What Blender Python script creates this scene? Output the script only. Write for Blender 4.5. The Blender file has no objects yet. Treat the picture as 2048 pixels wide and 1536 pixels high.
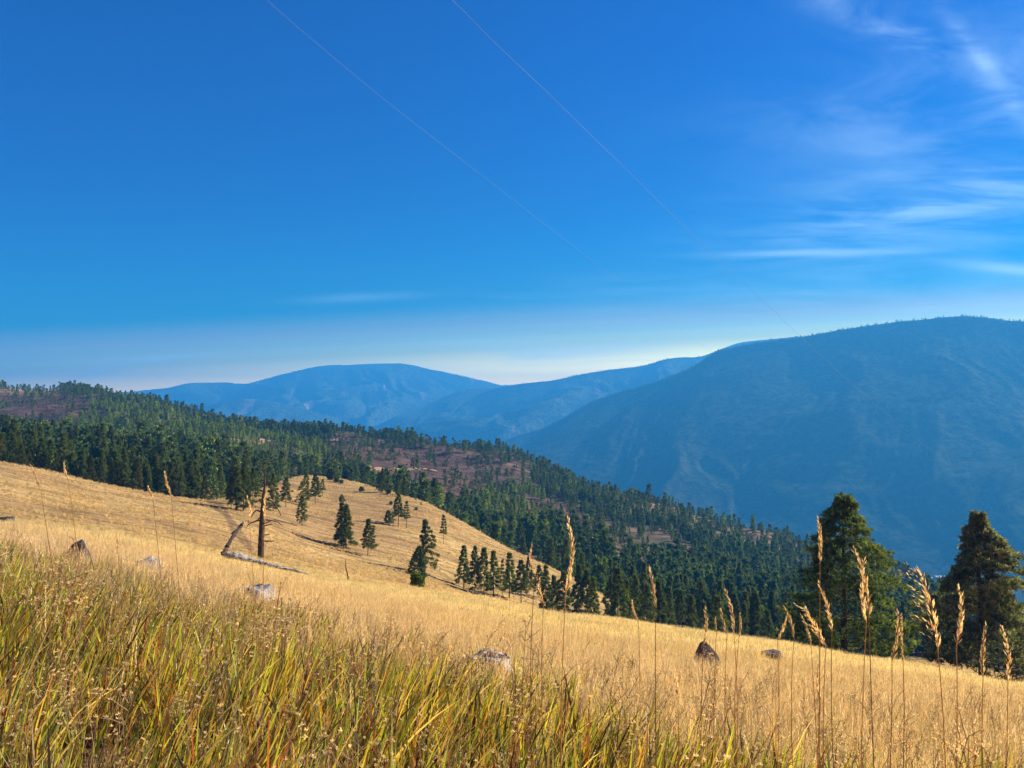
import bpy, math, random
import numpy as np
from mathutils import Vector, Matrix, Euler, noise as mnoise

R = math.radians
SC = bpy.context.scene
COL = SC.collection
rng = np.random.default_rng(7)
random.seed(7)

# ------------------------------------------------------------------ camera
FPX = 1540.0                      # focal length in pixels of a 2048 wide frame
PITCH = R(2.7)
cam_d = bpy.data.cameras.new("camera")
cam = bpy.data.objects.new("camera", cam_d)
COL.objects.link(cam)
cam_d.sensor_width = 36.0
cam_d.lens = 36.0 * FPX / 2048.0
cam_d.clip_start = 0.05
cam_d.clip_end = 60000.0
cam.location = (0, 0, 0)
cam.rotation_euler = (R(90) + PITCH, 0, 0)
SC.camera = cam

# ------------------------------------------------------------------ light
SUN_AZ = 66.0                     # degrees to the right of the view direction
SUN_EL = 30.0
sdir = Vector((math.sin(R(SUN_AZ)) * math.cos(R(SUN_EL)),
               math.cos(R(SUN_AZ)) * math.cos(R(SUN_EL)), math.sin(R(SUN_EL))))
sun_d = bpy.data.lights.new("sun", 'SUN')
sun_d.energy = 5.0
sun_d.angle = R(0.5)
sun_d.color = (1.0, 0.94, 0.79)
sun = bpy.data.objects.new("sun", sun_d)
sun.rotation_euler = sdir.to_track_quat('Z', 'Y').to_euler()
COL.objects.link(sun)

SC.view_settings.view_transform = 'Standard'
SC.view_settings.look = 'None'
SC.view_settings.gamma = 1.0
SC.view_settings.exposure = 1.12
SC.cycles.volume_bounces = 0
SC.cycles.max_bounces = 5
SC.cycles.diffuse_bounces = 2
SC.cycles.glossy_bounces = 1
SC.cycles.transmission_bounces = 2
SC.cycles.transparent_max_bounces = 4

world = bpy.data.worlds.new("World")
SC.world = world
world.use_nodes = True


class NT:
    """tiny helper to wire shader nodes"""
    def __init__(self, tree):
        self.t = tree
        self.n = tree.nodes
        self.l = tree.links

    def node(self, typ, **kw):
        nd = self.n.new(typ)
        for k, v in kw.items():
            setattr(nd, k, v)
        return nd

    def put(self, sock, val):
        if isinstance(val, bpy.types.NodeSocket):
            self.l.new(val, sock)
        elif isinstance(val, (tuple, list)) and len(val) == 3 and sock.type == 'RGBA':
            sock.default_value = (*val, 1)
        else:
            sock.default_value = val

    def math(self, op, a, b=0.0, c=None, clamp=False):
        nd = self.node('ShaderNodeMath', operation=op, use_clamp=clamp)
        self.put(nd.inputs[0], a)
        self.put(nd.inputs[1], b)
        if c is not None:
            self.put(nd.inputs[2], c)
        return nd.outputs[0]

    def mix(self, fac, a, b, mode='MIX'):
        nd = self.node('ShaderNodeMix', data_type='RGBA', blend_type=mode)
        self.put(nd.inputs[0], fac)
        self.put(nd.inputs[6], a)
        self.put(nd.inputs[7], b)
        return nd.outputs[2]

    def noise(self, vec, scale, detail=4.0, rough=0.55, dist=0.0):
        nd = self.node('ShaderNodeTexNoise')
        if vec is not None:
            self.l.new(vec, nd.inputs['Vector'])
        nd.inputs['Scale'].default_value = scale
        nd.inputs['Detail'].default_value = detail
        nd.inputs['Roughness'].default_value = rough
        nd.inputs['Distortion'].default_value = dist
        return nd.outputs[0]

    def ramp(self, fac, lo, hi, a=0.0, b=1.0, smooth=True):
        nd = self.node('ShaderNodeMapRange')
        nd.interpolation_type = 'SMOOTHSTEP' if smooth else 'LINEAR'
        self.put(nd.inputs[0], fac)
        nd.inputs[1].default_value = lo
        nd.inputs[2].default_value = hi
        nd.inputs[3].default_value = a
        nd.inputs[4].default_value = b
        return nd.outputs[0]

    def mapping(self, vec, loc=(0, 0, 0), rot=(0, 0, 0), scale=(1, 1, 1)):
        nd = self.node('ShaderNodeMapping')
        self.l.new(vec, nd.inputs[0])
        nd.inputs[1].default_value = loc
        nd.inputs[2].default_value = rot
        nd.inputs[3].default_value = scale
        return nd.outputs[0]


def ray(px, py):
    """pixel of the 2048x1536 frame -> (X/Y, Z/Y) of its direction in the world"""
    a = (np.asarray(px, float) - 1024.0) / FPX
    b = (768.0 - np.asarray(py, float)) / FPX
    Yd = math.cos(PITCH) - b * math.sin(PITCH)
    Zd = math.sin(PITCH) + b * math.cos(PITCH)
    return a / Yd, Zd / Yd


def unray(u, e):
    """(X/Y, Z/Y) -> pixel"""
    w = math.cos(PITCH) + e * math.sin(PITCH)
    b = (e * math.cos(PITCH) - math.sin(PITCH)) / w
    return 1024.0 + FPX * u / w, 768.0 - FPX * b


# ---- sky: physical daylight sky with cirrus
w = NT(world.node_tree)
w.n.clear()
outw = w.node('ShaderNodeOutputWorld')
bg = w.node('ShaderNodeBackground')
sky = w.node('ShaderNodeTexSky', sky_type='NISHITA')
sky.sun_disc = False
sky.sun_elevation = R(SUN_EL)
sky.sun_rotation = R(SUN_AZ)
sky.altitude = 1200
sky.air_density = 1.0
sky.dust_density = 0.6
sky.ozone_density = 3.0
hs = w.node('ShaderNodeHueSaturation')
hs.inputs['Saturation'].default_value = 1.28
hs.inputs['Value'].default_value = 1.0
w.l.new(sky.outputs[0], hs.inputs['Color'])
tc = w.node('ShaderNodeTexCoord')
sep = w.node('ShaderNodeSeparateXYZ')
w.l.new(tc.outputs['Generated'], sep.inputs[0])
yy = w.math('MAXIMUM', sep.outputs[1], 0.05)
cu = w.math('DIVIDE', sep.outputs[0], yy)      # bearing
ce = w.math('DIVIDE', sep.outputs[2], yy)      # elevation
comb = w.node('ShaderNodeCombineXYZ')
w.l.new(cu, comb.inputs[0])
w.l.new(ce, comb.inputs[1])
cvec = comb.outputs[0]


def wisp(px, py, rx, ry, rot, amt, nscale, stretch, lo=0.42, hi=0.75):
    """a cirrus streak: soft ellipse in the sky filled with stretched noise"""
    u, e = ray(px, py)
    du = w.math('SUBTRACT', cu, float(u))
    de = w.math('SUBTRACT', ce, float(e))
    c, s = math.cos(rot), math.sin(rot)
    a = w.math('ADD', w.math('MULTIPLY', du, c / (rx / FPX)), w.math('MULTIPLY', de, s / (rx / FPX)))
    b = w.math('ADD', w.math('MULTIPLY', du, -s / (ry / FPX)), w.math('MULTIPLY', de, c / (ry / FPX)))
    r2 = w.math('ADD', w.math('MULTIPLY', a, a), w.math('MULTIPLY', b, b))
    g = w.math('POWER', 2.718, w.math('MULTIPLY', r2, -1.0))
    m = w.mapping(cvec, loc=(px * 0.013, py * 0.017, 0), rot=(0, 0, -rot), scale=(1.0, stretch, 1))
    n = w.ramp(w.noise(m, nscale, 7, 0.58, 0.6), lo, hi)
    return w.math('MULTIPLY', w.math('MULTIPLY', g, n), amt)


acc = None
for args in [
    (1770, 50, 210, 45, -0.45, 0.26, 7.0, 2.0, 0.36, 0.75),
    (1985, 150, 170, 22, -0.95, 0.24, 6.0, 5.0, 0.34, 0.72),
    (1960, 190, 420, 140, 0.25, 0.30, 3.5, 3.0, 0.34, 0.78),
    (2010, 380, 430, 110, 0.28, 0.32, 5.0, 6.0, 0.36, 0.72),
    (1820, 430, 330, 40, 0.16, 0.22, 7.0, 9.0, 0.34, 0.72),
    (1660, 505, 190, 7.5, 0.02, 0.36, 3.0, 3.0, 0.10, 0.5),
    (2040, 540, 120, 12, -0.10, 0.45, 3.0, 3.0, 0.10, 0.5),
    (1800, 600, 600, 60, 0.0, 0.35, 3.0, 7.0, 0.3, 0.8),
    (1100, 705, 330, 30, 0.03, 0.60, 4.0, 14.0, 0.34, 0.72),
    (200, 745, 60, 8, 0.12, 0.55, 4.0, 3.0, 0.1, 0.6),
    (290, 720, 110, 8, 0.08, 0.40, 4.0, 3.0, 0.1, 0.6),
    (720, 595, 120, 9, 0.05, 0.13, 4.0, 3.0, 0.1, 0.6),
]:
    v = wisp(*args)
    acc = v if acc is None else w.math('ADD', acc, v)
cl = w.math('MINIMUM', acc, 0.9)
lum = w.node('ShaderNodeRGBToBW')
w.l.new(sky.outputs[0], lum.inputs[0])
cloudcol = w.mix(1.0, (4.2, 5.6, 6.6), (1, 1, 1), 'MULTIPLY')
skyc = hs.outputs[0]
gain = w.node('ShaderNodeValToRGB')
gr = gain.color_ramp
gr.interpolation = 'CARDINAL'
GSC = 0.10
SKYGAIN = [(0.0, (2.3444, 1.1589, 0.2065)), (0.13, (2.3444, 1.1589, 0.2065)), (0.18, (0.9858, 0.5302, 0.0854)), (0.215, (0.5182, 0.3469, 0.1335)), (0.25, (0.3553, 0.2262, 0.1398)), (0.28, (0.1787, 0.1702, 0.1373)), (0.31, (0.0107, 0.1228, 0.1423)), (0.44, (0.0005, 0.107, 0.1706)), (0.58, (0.0005, 0.0879, 0.1753)), (1.0, (0.0005, 0.0753, 0.1895))]
for k, (p, c) in enumerate(SKYGAIN):
    el = gr.elements[k] if k < 2 else gr.elements.new(p)
    el.position = p
    el.color = (*[q * GSC for q in c], 1)
left = w.math('MULTIPLY', w.math('MAXIMUM', w.math('MULTIPLY', cu, -1.0), 0.0), 0.05)
left = w.math('SUBTRACT', left, w.math('MULTIPLY', w.math('MAXIMUM', cu, 0.0), 0.045))
w.l.new(w.math('MULTIPLY', w.math('ADD', ce, left), 2.0, clamp=True), gain.inputs[0])
gv = w.node('ShaderNodeVectorMath', operation='SCALE')
w.l.new(gain.outputs[0], gv.inputs[0])
gv.inputs['Scale'].default_value = 2.6 / GSC
skyc = w.mix(1.0, skyc, gv.outputs[0], 'MULTIPLY')
final = w.mix(cl, skyc, cloudcol)
w.l.new(final, bg.inputs[0])
bg.inputs[1].default_value = 0.12
w.l.new(bg.outputs[0], outw.inputs[0])


# ------------------------------------------------------------------ object helpers
def setp(o, label=None, cat=None, group=None, kind=None):
    if label:
        o['label'] = label
    if cat:
        o['category'] = cat
    if group:
        o['group'] = group
    if kind:
        o['kind'] = kind
    return o


def mesh_np(name, V, F, mats=(), colors=None, smooth=False, mat_idx=None):
    """V (n,3); F: (m,4) array, or list of arrays with 3/4 columns"""
    if not isinstance(F, list):
        F = [F]
    me = bpy.data.meshes.new(name)
    V = np.asarray(V, np.float32)
    me.vertices.add(len(V))
    me.vertices.foreach_set('co', V.ravel())
    loops = np.concatenate([f.ravel() for f in F]).astype(np.int32)
    sizes = np.concatenate([np.full(len(f), f.shape[1]) for f in F]).astype(np.int32)
    starts = np.concatenate([[0], np.cumsum(sizes)[:-1]]).astype(np.int32)
    me.loops.add(len(loops))
    me.loops.foreach_set('vertex_index', loops)
    me.polygons.add(len(sizes))
    me.polygons.foreach_set('loop_start', starts)
    me.polygons.foreach_set('loop_total', sizes)
    if smooth:
        me.polygons.foreach_set('use_smooth', np.ones(len(sizes), bool))
    if mat_idx is not None:
        me.polygons.foreach_set('material_index', np.asarray(mat_idx, np.int32))
    for m in mats:
        me.materials.append(m)
    if colors is not None:
        ca = me.color_attributes.new('col', 'FLOAT_COLOR', 'POINT')
        c4 = np.ones((len(V), 4), np.float32)
        c4[:, :3] = colors
        ca.data.foreach_set('color', c4.ravel())
    me.update(calc_edges=True)
    return me


def mkobj(name, me, parent=None, link=True):
    o = bpy.data.objects.new(name, me)
    if link:
        COL.objects.link(o)
    if parent is not None:
        o.parent = parent
    return o


def empty(name, loc):
    o = bpy.data.objects.new(name, None)
    o.empty_display_size = 0.3
    o.location = loc
    COL.objects.link(o)
    return o


class MB:
    """mesh builder collecting pieces"""
    def __init__(self):
        self.V, self.Q, self.T, self.C, self.n = [], [], [], [], 0

    def add(self, V, Q=None, T=None, col=None):
        V = np.asarray(V, float)
        self.V.append(V)
        if Q is not None and len(Q):
            self.Q.append(np.asarray(Q, int) + self.n)
        if T is not None and len(T):
            self.T.append(np.asarray(T, int) + self.n)
        c = np.ones((len(V), 3)) * (1, 1, 1) if col is None else np.broadcast_to(np.asarray(col, float), (len(V), 3))
        self.C.append(c)
        self.n += len(V)

    def tube(self, pts, rad, sides=8, col=None, cap=True, wob=0.0):
        pts = np.asarray(pts, float)
        n = len(pts)
        rad = np.broadcast_to(np.asarray(rad, float), (n,))
        tan = np.gradient(pts, axis=0)
        tan /= np.linalg.norm(tan, axis=1)[:, None] + 1e-9
        ref = np.array([0.0, 0, 1]) if abs(tan[0][2]) < 0.9 else np.array([1.0, 0, 0])
        V = []
        ang = np.linspace(0, 2 * np.pi, sides, endpoint=False)
        for i in range(n):
            a = np.cross(tan[i], ref)
            a /= np.linalg.norm(a) + 1e-9
            b = np.cross(tan[i], a)
            r = rad[i] * (1 + wob * rng.uniform(-1, 1, sides))
            V.append(pts[i] + np.outer(np.cos(ang) * r, a) + np.outer(np.sin(ang) * r, b))
        V = np.concatenate(V)
        Q = []
        for i in range(n - 1):
            for k in range(sides):
                k2 = (k + 1) % sides
                Q.append((i * sides + k, i * sides + k2, (i + 1) * sides + k2, (i + 1) * sides + k))
        T = []
        if cap:
            V = np.vstack([V, pts[0], pts[-1]])
            c0, c1 = n * sides, n * sides + 1
            for k in range(sides):
                k2 = (k + 1) % sides
                T.append((c0, k2, k))
                T.append((c1, (n - 1) * sides + k, (n - 1) * sides + k2))
        self.add(V, Q, T, col)

    def mesh(self, name, mats, smooth=False, colors=False):
        F = []
        if self.Q:
            F.append(np.concatenate(self.Q))
        if self.T:
            F.append(np.concatenate(self.T))
        return mesh_np(name, np.concatenate(self.V), F, mats, np.concatenate(self.C) if colors else None, smooth)


# ---- value noise on numpy arrays
_perm = np.random.default_rng(3).random((256, 256))


def vnoise(x, y):
    xi = np.floor(x).astype(int)
    yi = np.floor(y).astype(int)
    fx, fy = x - xi, y - yi
    fx = fx * fx * fx * (fx * (fx * 6 - 15) + 10)
    fy = fy * fy * fy * (fy * (fy * 6 - 15) + 10)
    a = _perm[xi & 255, yi & 255]
    b = _perm[(xi + 1) & 255, yi & 255]
    c = _perm[xi & 255, (yi + 1) & 255]
    d = _perm[(xi + 1) & 255, (yi + 1) & 255]
    return (a + (b - a) * fx) * (1 - fy) + (c + (d - c) * fx) * fy


def fbm(x, y, octs=4, gain=0.5, ridged=False):
    s, a, t = 0.0, 1.0, 0.0
    for k in range(octs):
        n = vnoise(x + 17.3 * k, y - 9.1 * k)
        if ridged:
            n = 1 - abs(2 * n - 1)
        s = s + a * n
        t += a
        a *= gain
        x = x * 2.03
        y = y * 2.03
    return s / t          # 0..1


# ------------------------------------------------------------------ materials
def new_mat(name):
    m = bpy.data.materials.new(name)
    m.use_nodes = True
    m.node_tree.nodes.clear()
    return m, NT(m.node_tree)


def finish(t, shader):
    o = t.node('ShaderNodeOutputMaterial')
    t.l.new(shader, o.inputs[0])


def foliage_mat(name, transl=0.35, rand=0.35, tcol=(1.25, 1.15, 0.6), gloss=0.0):
    m, t = new_mat(name)
    at = t.node('ShaderNodeAttribute', attribute_name='col')
    oi = t.node('ShaderNodeObjectInfo')
    f = t.ramp(oi.outputs['Random'], 0, 1, 1 - rand, 1 + rand, False)
    col = t.mix(1.0, at.outputs[0], (1, 1, 1), 'MULTIPLY')
    vm = t.node('ShaderNodeVectorMath', operation='SCALE')
    t.l.new(col, vm.inputs[0])
    t.l.new(f, vm.inputs['Scale'])
    c = vm.outputs[0]
    d = t.node('ShaderNodeBsdfDiffuse')
    t.l.new(c, d.inputs[0])
    tr = t.node('ShaderNodeBsdfTranslucent')
    t.l.new(t.mix(1.0, c, tcol, 'MULTIPLY'), tr.inputs[0])
    ms = t.node('ShaderNodeMixShader')
    ms.inputs[0].default_value = transl
    t.l.new(d.outputs[0], ms.inputs[1])
    t.l.new(tr.outputs[0], ms.inputs[2])
    res = ms.outputs[0]
    if gloss:
        g = t.node('ShaderNodeBsdfGlossy')
        g.inputs['Roughness'].default_value = 0.45
        g.inputs[0].default_value = (0.9, 0.95, 0.85, 1)
        m2 = t.node('ShaderNodeMixShader')
        m2.inputs[0].default_value = gloss
        t.l.new(res, m2.inputs[1])
        t.l.new(g.outputs[0], m2.inputs[2])
        res = m2.outputs[0]
    finish(t, res)
    return m


M_GRASS = foliage_mat('dry_grass', 0.52, 0.30, (1.15, 1.05, 0.72), 0.03)
M_GREEN = foliage_mat('green_grass', 0.52, 0.32, (1.4, 1.2, 0.45), 0.05)
M_CROWN = foliage_mat('needles', 0.38, 0.25, (1.3, 1.25, 0.5))
M_FARCROWN = foliage_mat('far_needles', 0.25, 0.30, (1.3, 1.25, 0.5))


def solid_noise_mat(name, c1, c2, scale, stretch=(1, 1, 1), c3=None, rough=0.85, bump=0.3, s2=None, lo=0.4, hi=0.62, bdist=0.02, c3lo=0.55):
    m, t = new_mat(name)
    tcn = t.node('ShaderNodeTexCoord')
    v = t.mapping(tcn.outputs['Object'], scale=stretch)
    n = t.noise(v, scale, 6, 0.62)
    col = t.mix(t.ramp(n, lo, hi), c1, c2)
    if c3 is not None:
        n2 = t.noise(v, s2 or scale * 2.3, 4, 0.6)
        col = t.mix(t.ramp(n2, c3lo, c3lo + 0.1), col, c3)
    b = t.node('ShaderNodeBsdfPrincipled')
    t.l.new(col, b.inputs['Base Color'])
    b.inputs['Roughness'].default_value = rough
    b.inputs['Specular IOR Level'].default_value = 0.2
    bp = t.node('ShaderNodeBump')
    bp.inputs['Strength'].default_value = bump
    bp.inputs['Distance'].default_value = bdist
    t.l.new(n, bp.inputs['Height'])
    t.l.new(bp.outputs[0], b.inputs['Normal'])
    finish(t, b.outputs[0])
    return m


M_BARK = solid_noise_mat('bark', (0.05, 0.035, 0.025), (0.13, 0.085, 0.055), 5, (1, 1, 0.25), bump=0.6)
M_SNAG = solid_noise_mat('charred_wood', (0.022, 0.016, 0.013), (0.10, 0.07, 0.045), 6, (2, 2, 0.3), (0.20, 0.15, 0.08), bump=0.7)
M_WEATHER = solid_noise_mat('weathered_wood', (0.22, 0.19, 0.155), (0.48, 0.43, 0.37), 5, (0.5, 2.2, 2.2), (0.045, 0.035, 0.028), bump=0.8, s2=2.2, c3lo=0.50)
M_DARKROCK = solid_noise_mat('dark_rock', (0.035, 0.028, 0.026), (0.12, 0.09, 0.075), 5, c3=(0.24, 0.20, 0.16), s2=9, bump=0.8)
M_BROWNROCK = solid_noise_mat('brown_rock', (0.09, 0.062, 0.046), (0.24, 0.17, 0.125), 6, c3=(0.05, 0.04, 0.033), s2=10, bump=0.9)
M_PALEROCK = solid_noise_mat('pale_rock', (0.26, 0.23, 0.20), (0.46, 0.42, 0.37), 4, c3=(0.13, 0.11, 0.09), s2=8, bump=0.8)
M_GREYROCK = solid_noise_mat('lichen_rock', (0.20, 0.16, 0.13), (0.50, 0.44, 0.38), 7, c3=(0.05, 0.04, 0.035), s2=14, bump=1.0, lo=0.35, hi=0.6)
M_TRACK = solid_noise_mat('track_soil', (0.20, 0.12, 0.06), (0.40, 0.25, 0.11), 0.6, bump=0.3)
M_ROAD = solid_noise_mat('road_soil', (0.26, 0.15, 0.08), (0.40, 0.25, 0.13), 0.3, bump=0.3)
M_CABLE, _t = new_mat('cable')
_b = _t.node('ShaderNodeBsdfPrincipled')
_b.inputs['Base Color'].default_value = (0.16, 0.19, 0.24, 1)
_b.inputs['Roughness'].default_value = 0.5
finish(_t, _b.outputs[0])


# ------------------------------------------------------------------ terrain
# node rows per column: (distance, picture row) measured for the ridges, dips and crests of the land
COLS = {
    0:    [(3, 1400), (6, 1195), (12, 1115), (22, 1078), (40, 1048), (60, 1054), (80, 1042), (130, 982), (200, 924), (230, 942), (330, 905), (600, 862), (1050, 780)],
    200:  [(3, 1440), (6, 1240), (12, 1150), (22, 1108), (42, 1070), (60, 1076), (80, 1066), (140, 1012), (205, 966), (235, 984), (330, 930), (560, 870), (980, 790)],
    440:  [(3, 1480), (6, 1290), (12, 1205), (22, 1158), (45, 1122), (60, 1120), (85, 1102), (150, 1048), (225, 1002), (250, 1002), (330, 962), (560, 892), (900, 842)],
    640:  [(3, 1515), (6, 1335), (12, 1248), (22, 1198), (50, 1163), (65, 1160), (90, 1140), (190, 1075), (380, 957), (430, 965), (500, 937), (620, 903), (880, 868)],
    830:  [(3, 1545), (6, 1370), (12, 1282), (22, 1233), (58, 1186), (75, 1183), (110, 1172), (190, 1120), (320, 999), (370, 1020), (440, 985), (600, 932), (850, 884)],
    1000: [(3, 1570), (6, 1398), (12, 1320), (22, 1270), (65, 1204), (80, 1206), (120, 1203), (190, 1180), (265, 1088), (310, 1130), (380, 1085), (560, 990), (800, 910)],
    1150: [(3, 1595), (6, 1420), (12, 1345), (22, 1296), (65, 1230), (80, 1240), (110, 1250), (180, 1232), (235, 1160), (270, 1180), (350, 1130), (520, 1035), (760, 958)],
    1300: [(3, 1615), (6, 1438), (12, 1364), (22, 1316), (62, 1250), (80, 1270), (110, 1285), (170, 1275), (220, 1245), (260, 1228), (340, 1182), (500, 1085), (720, 1008)],
    1500: [(3, 1640), (6, 1462), (12, 1390), (22, 1342), (58, 1277), (80, 1305), (110, 1322), (160, 1318), (210, 1290), (260, 1258), (340, 1212), (480, 1135), (680, 1068)],
    1700: [(3, 1665), (6, 1482), (12, 1409), (22, 1366), (56, 1314), (75, 1336), (100, 1356), (150, 1350), (200, 1320), (260, 1282), (330, 1242), (450, 1182), (600, 1112)],
    1850: [(3, 1680), (6, 1498), (12, 1425), (22, 1386), (52, 1338), (75, 1365), (100, 1377), (150, 1352), (200, 1322), (250, 1292), (300, 1262), (380, 1222), (480, 1172)],
    2048: [(3, 1700), (6, 1518), (12, 1446), (22, 1412), (48, 1374), (70, 1400), (100, 1410), (150, 1385), (190, 1360), (230, 1330), (270, 1310), (320, 1284), (400, 1254)],
}
NN = 15
kx = sorted(COLS)
U0 = (np.array(kx) - 1024.0) / FPX * 1.0
KY = np.zeros((len(kx), NN))
KZ = np.zeros((len(kx), NN))
for i, px in enumerate(kx):
    for k, (Yd, py) in enumerate(COLS[px]):
        u, e = ray(px, py)
        KY[i, k] = Yd
        KZ[i, k] = e * Yd
    YH, ZH = KY[i, 12], KZ[i, 12]
    KY[i, 13], KZ[i, 13] = YH * 1.3, ZH - 0.17 * YH
    KY[i, 14], KZ[i, 14] = max(YH * 2.0, 1900), -500.0
# extend beyond the frame on both sides
def extend(K, side, f):
    if side < 0:
        return np.vstack([K[0] + (K[0] - K[1]) * f, K])
    return np.vstack([K, K[-1] + (K[-1] - K[-2]) * f])
U0 = np.concatenate([[U0[0] - 0.35], U0, [U0[-1] + 0.35]])
KYe = extend(extend(KY, -1, 0.0), 1, 0.0)
KZe = extend(extend(KZ, -1, 1.3), 1, 0.8)
KZe[0, 14] = KZe[-1, 14] = -500


def pchip(x, y, xq):
    h = np.diff(x)
    d = np.diff(y) / h
    m = np.zeros_like(y)
    for i in range(1, len(x) - 1):
        if d[i - 1] * d[i] > 0:
            w1, w2 = 2 * h[i] + h[i - 1], h[i] + 2 * h[i - 1]
            m[i] = (w1 + w2) / (w1 / d[i - 1] + w2 / d[i])
    m[0], m[-1] = d[0], d[-1]
    k = np.clip(np.searchsorted(x, xq) - 1, 0, len(x) - 2)
    t = (xq - x[k]) / h[k]
    t2, t3 = t * t, t * t * t
    return (2 * t3 - 3 * t2 + 1) * y[k] + (t3 - 2 * t2 + t) * h[k] * m[k] + (-2 * t3 + 3 * t2) * y[k + 1] + (t3 - t2) * h[k] * m[k + 1]


NU, NY = 700, 900
TU = np.linspace(U0[0], U0[-1], NU)
LY = np.linspace(math.log(3.0), math.log(1900.0), NY)
TY = np.exp(LY)
nodeY = np.stack([pchip(U0, KYe[:, k], TU) for k in range(NN)], 1)
nodeZ = np.stack([pchip(U0, KZe[:, k], TU) for k in range(NN)], 1)
TZ = np.zeros((NU, NY))
for i in range(NU):
    TZ[i] = pchip(nodeY[i], nodeZ[i], np.minimum(TY, nodeY[i, -1]))
CREST_Y = nodeY[:, 8]       # distance of the golden slope's far crest, per bearing


def ground(x, y):
    """height of the land at (x, y); arrays"""
    x = np.asarray(x, float)
    y = np.asarray(y, float)
    ys = np.maximum(y, 3.0)
    u = np.clip(x / ys, U0[0], U0[-1] - 1e-6)
    fu = (u - U0[0]) / (U0[-1] - U0[0]) * (NU - 1)
    fy = np.clip((np.log(ys) - LY[0]) / (LY[-1] - LY[0]) * (NY - 1), 0, NY - 1.001)
    iu = np.clip(fu.astype(int), 0, NU - 2)
    iy = np.clip(fy.astype(int), 0, NY - 2)
    a, b = fu - iu, fy - iy
    z = (TZ[iu, iy] * (1 - a) * (1 - b) + TZ[iu + 1, iy] * a * (1 - b)
         + TZ[iu, iy + 1] * (1 - a) * b + TZ[iu + 1, iy + 1] * a * b)
    plane = -1.0 - 0.15 * y - 0.14 * x
    t = np.clip((y - 2.6) / 2.4, 0, 1)
    t = t * t * (3 - 2 * t)
    z = plane * (1 - t) + z * t
    # natural unevenness, growing with the size of the landforms
    amp = np.clip(y / 60.0, 0.03, 1.0)
    z = z + (fbm(x * 0.45, y * 0.45, 3) - 0.5) * 0.16 * np.clip(y / 10, 0.4, 1.4)
    z = z + (fbm(x * 0.05 + 5, y * 0.05, 3) - 0.5) * 1.1 * amp * np.clip((y - 20) / 60, 0, 1)
    far = np.clip((y - 260) / 200, 0, 1)
    z = z + (fbm(x * 0.016 + 3, y * 0.016 + 8, 4, 0.55) - 0.5) * 17.0 * far * np.clip((y) / 700, 0, 1.2)
    return z


def gz(x, y):
    return float(ground(np.array([x]), np.array([y]))[0])


_ys = np.exp(np.linspace(math.log(2.0), math.log(1400), 2500))


def hit(px, py, ymin=1.5, ymax=1400):
    """where the sight line through a pixel meets the land: world point"""
    u, e = ray(px, py)
    u, e = float(u), float(e)
    ys = _ys[(_ys > ymin) & (_ys < ymax)]
    z = ground(u * ys, ys)
    d = z - e * ys
    k = np.where(d >= 0)[0]
    if len(k) == 0:
        i = int(np.argmax(z / ys))
        y = ys[i]
    else:
        i = k[0]
        if i > 0:
            t = d[i - 1] / (d[i - 1] - d[i])
            y = ys[i - 1] + t * (ys[i] - ys[i - 1])
        else:
            y = ys[0]
    x = u * y
    return float(x), float(y), gz(x, y)


def crest_y(u):
    return np.interp(u, TU, CREST_Y)


def inpoly(px, py, poly):
    inside = np.zeros(px.shape, bool)
    n = len(poly)
    for i in range(n):
        x1, y1 = poly[i]
        x2, y2 = poly[(i + 1) % n]
        c = ((y1 > py) != (y2 > py)) & (px < (x2 - x1) * (py - y1) / (y2 - y1 + 1e-9) + x1)
        inside ^= c
    return inside


BURNT = [[(-400, 770), (95, 768), (150, 790), (185, 806), (160, 835), (90, 866), (-400, 872)],
         [(640, 872), (905, 885), (1062, 925), (1040, 962), (960, 985), (905, 1005), (840, 995), (760, 945), (660, 915)],
         [(1050, 990), (1110, 1000), (1180, 1040), (1160, 1060), (1080, 1040)]]
YOUNG = [[(150, 815), (250, 800), (420, 850), (640, 885), (660, 925), (520, 935), (330, 905), (90, 900), (70, 870)],
         [(930, 975), (1050, 960), (1130, 1020), (1060, 1080), (950, 1040)]]


GB = [(-400, 1040), (0, 1092), (200, 1150), (400, 1215), (600, 1290), (800, 1350), (1000, 1415), (1200, 1485), (1500, 1560), (2048, 1640), (2500, 1680)]


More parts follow.
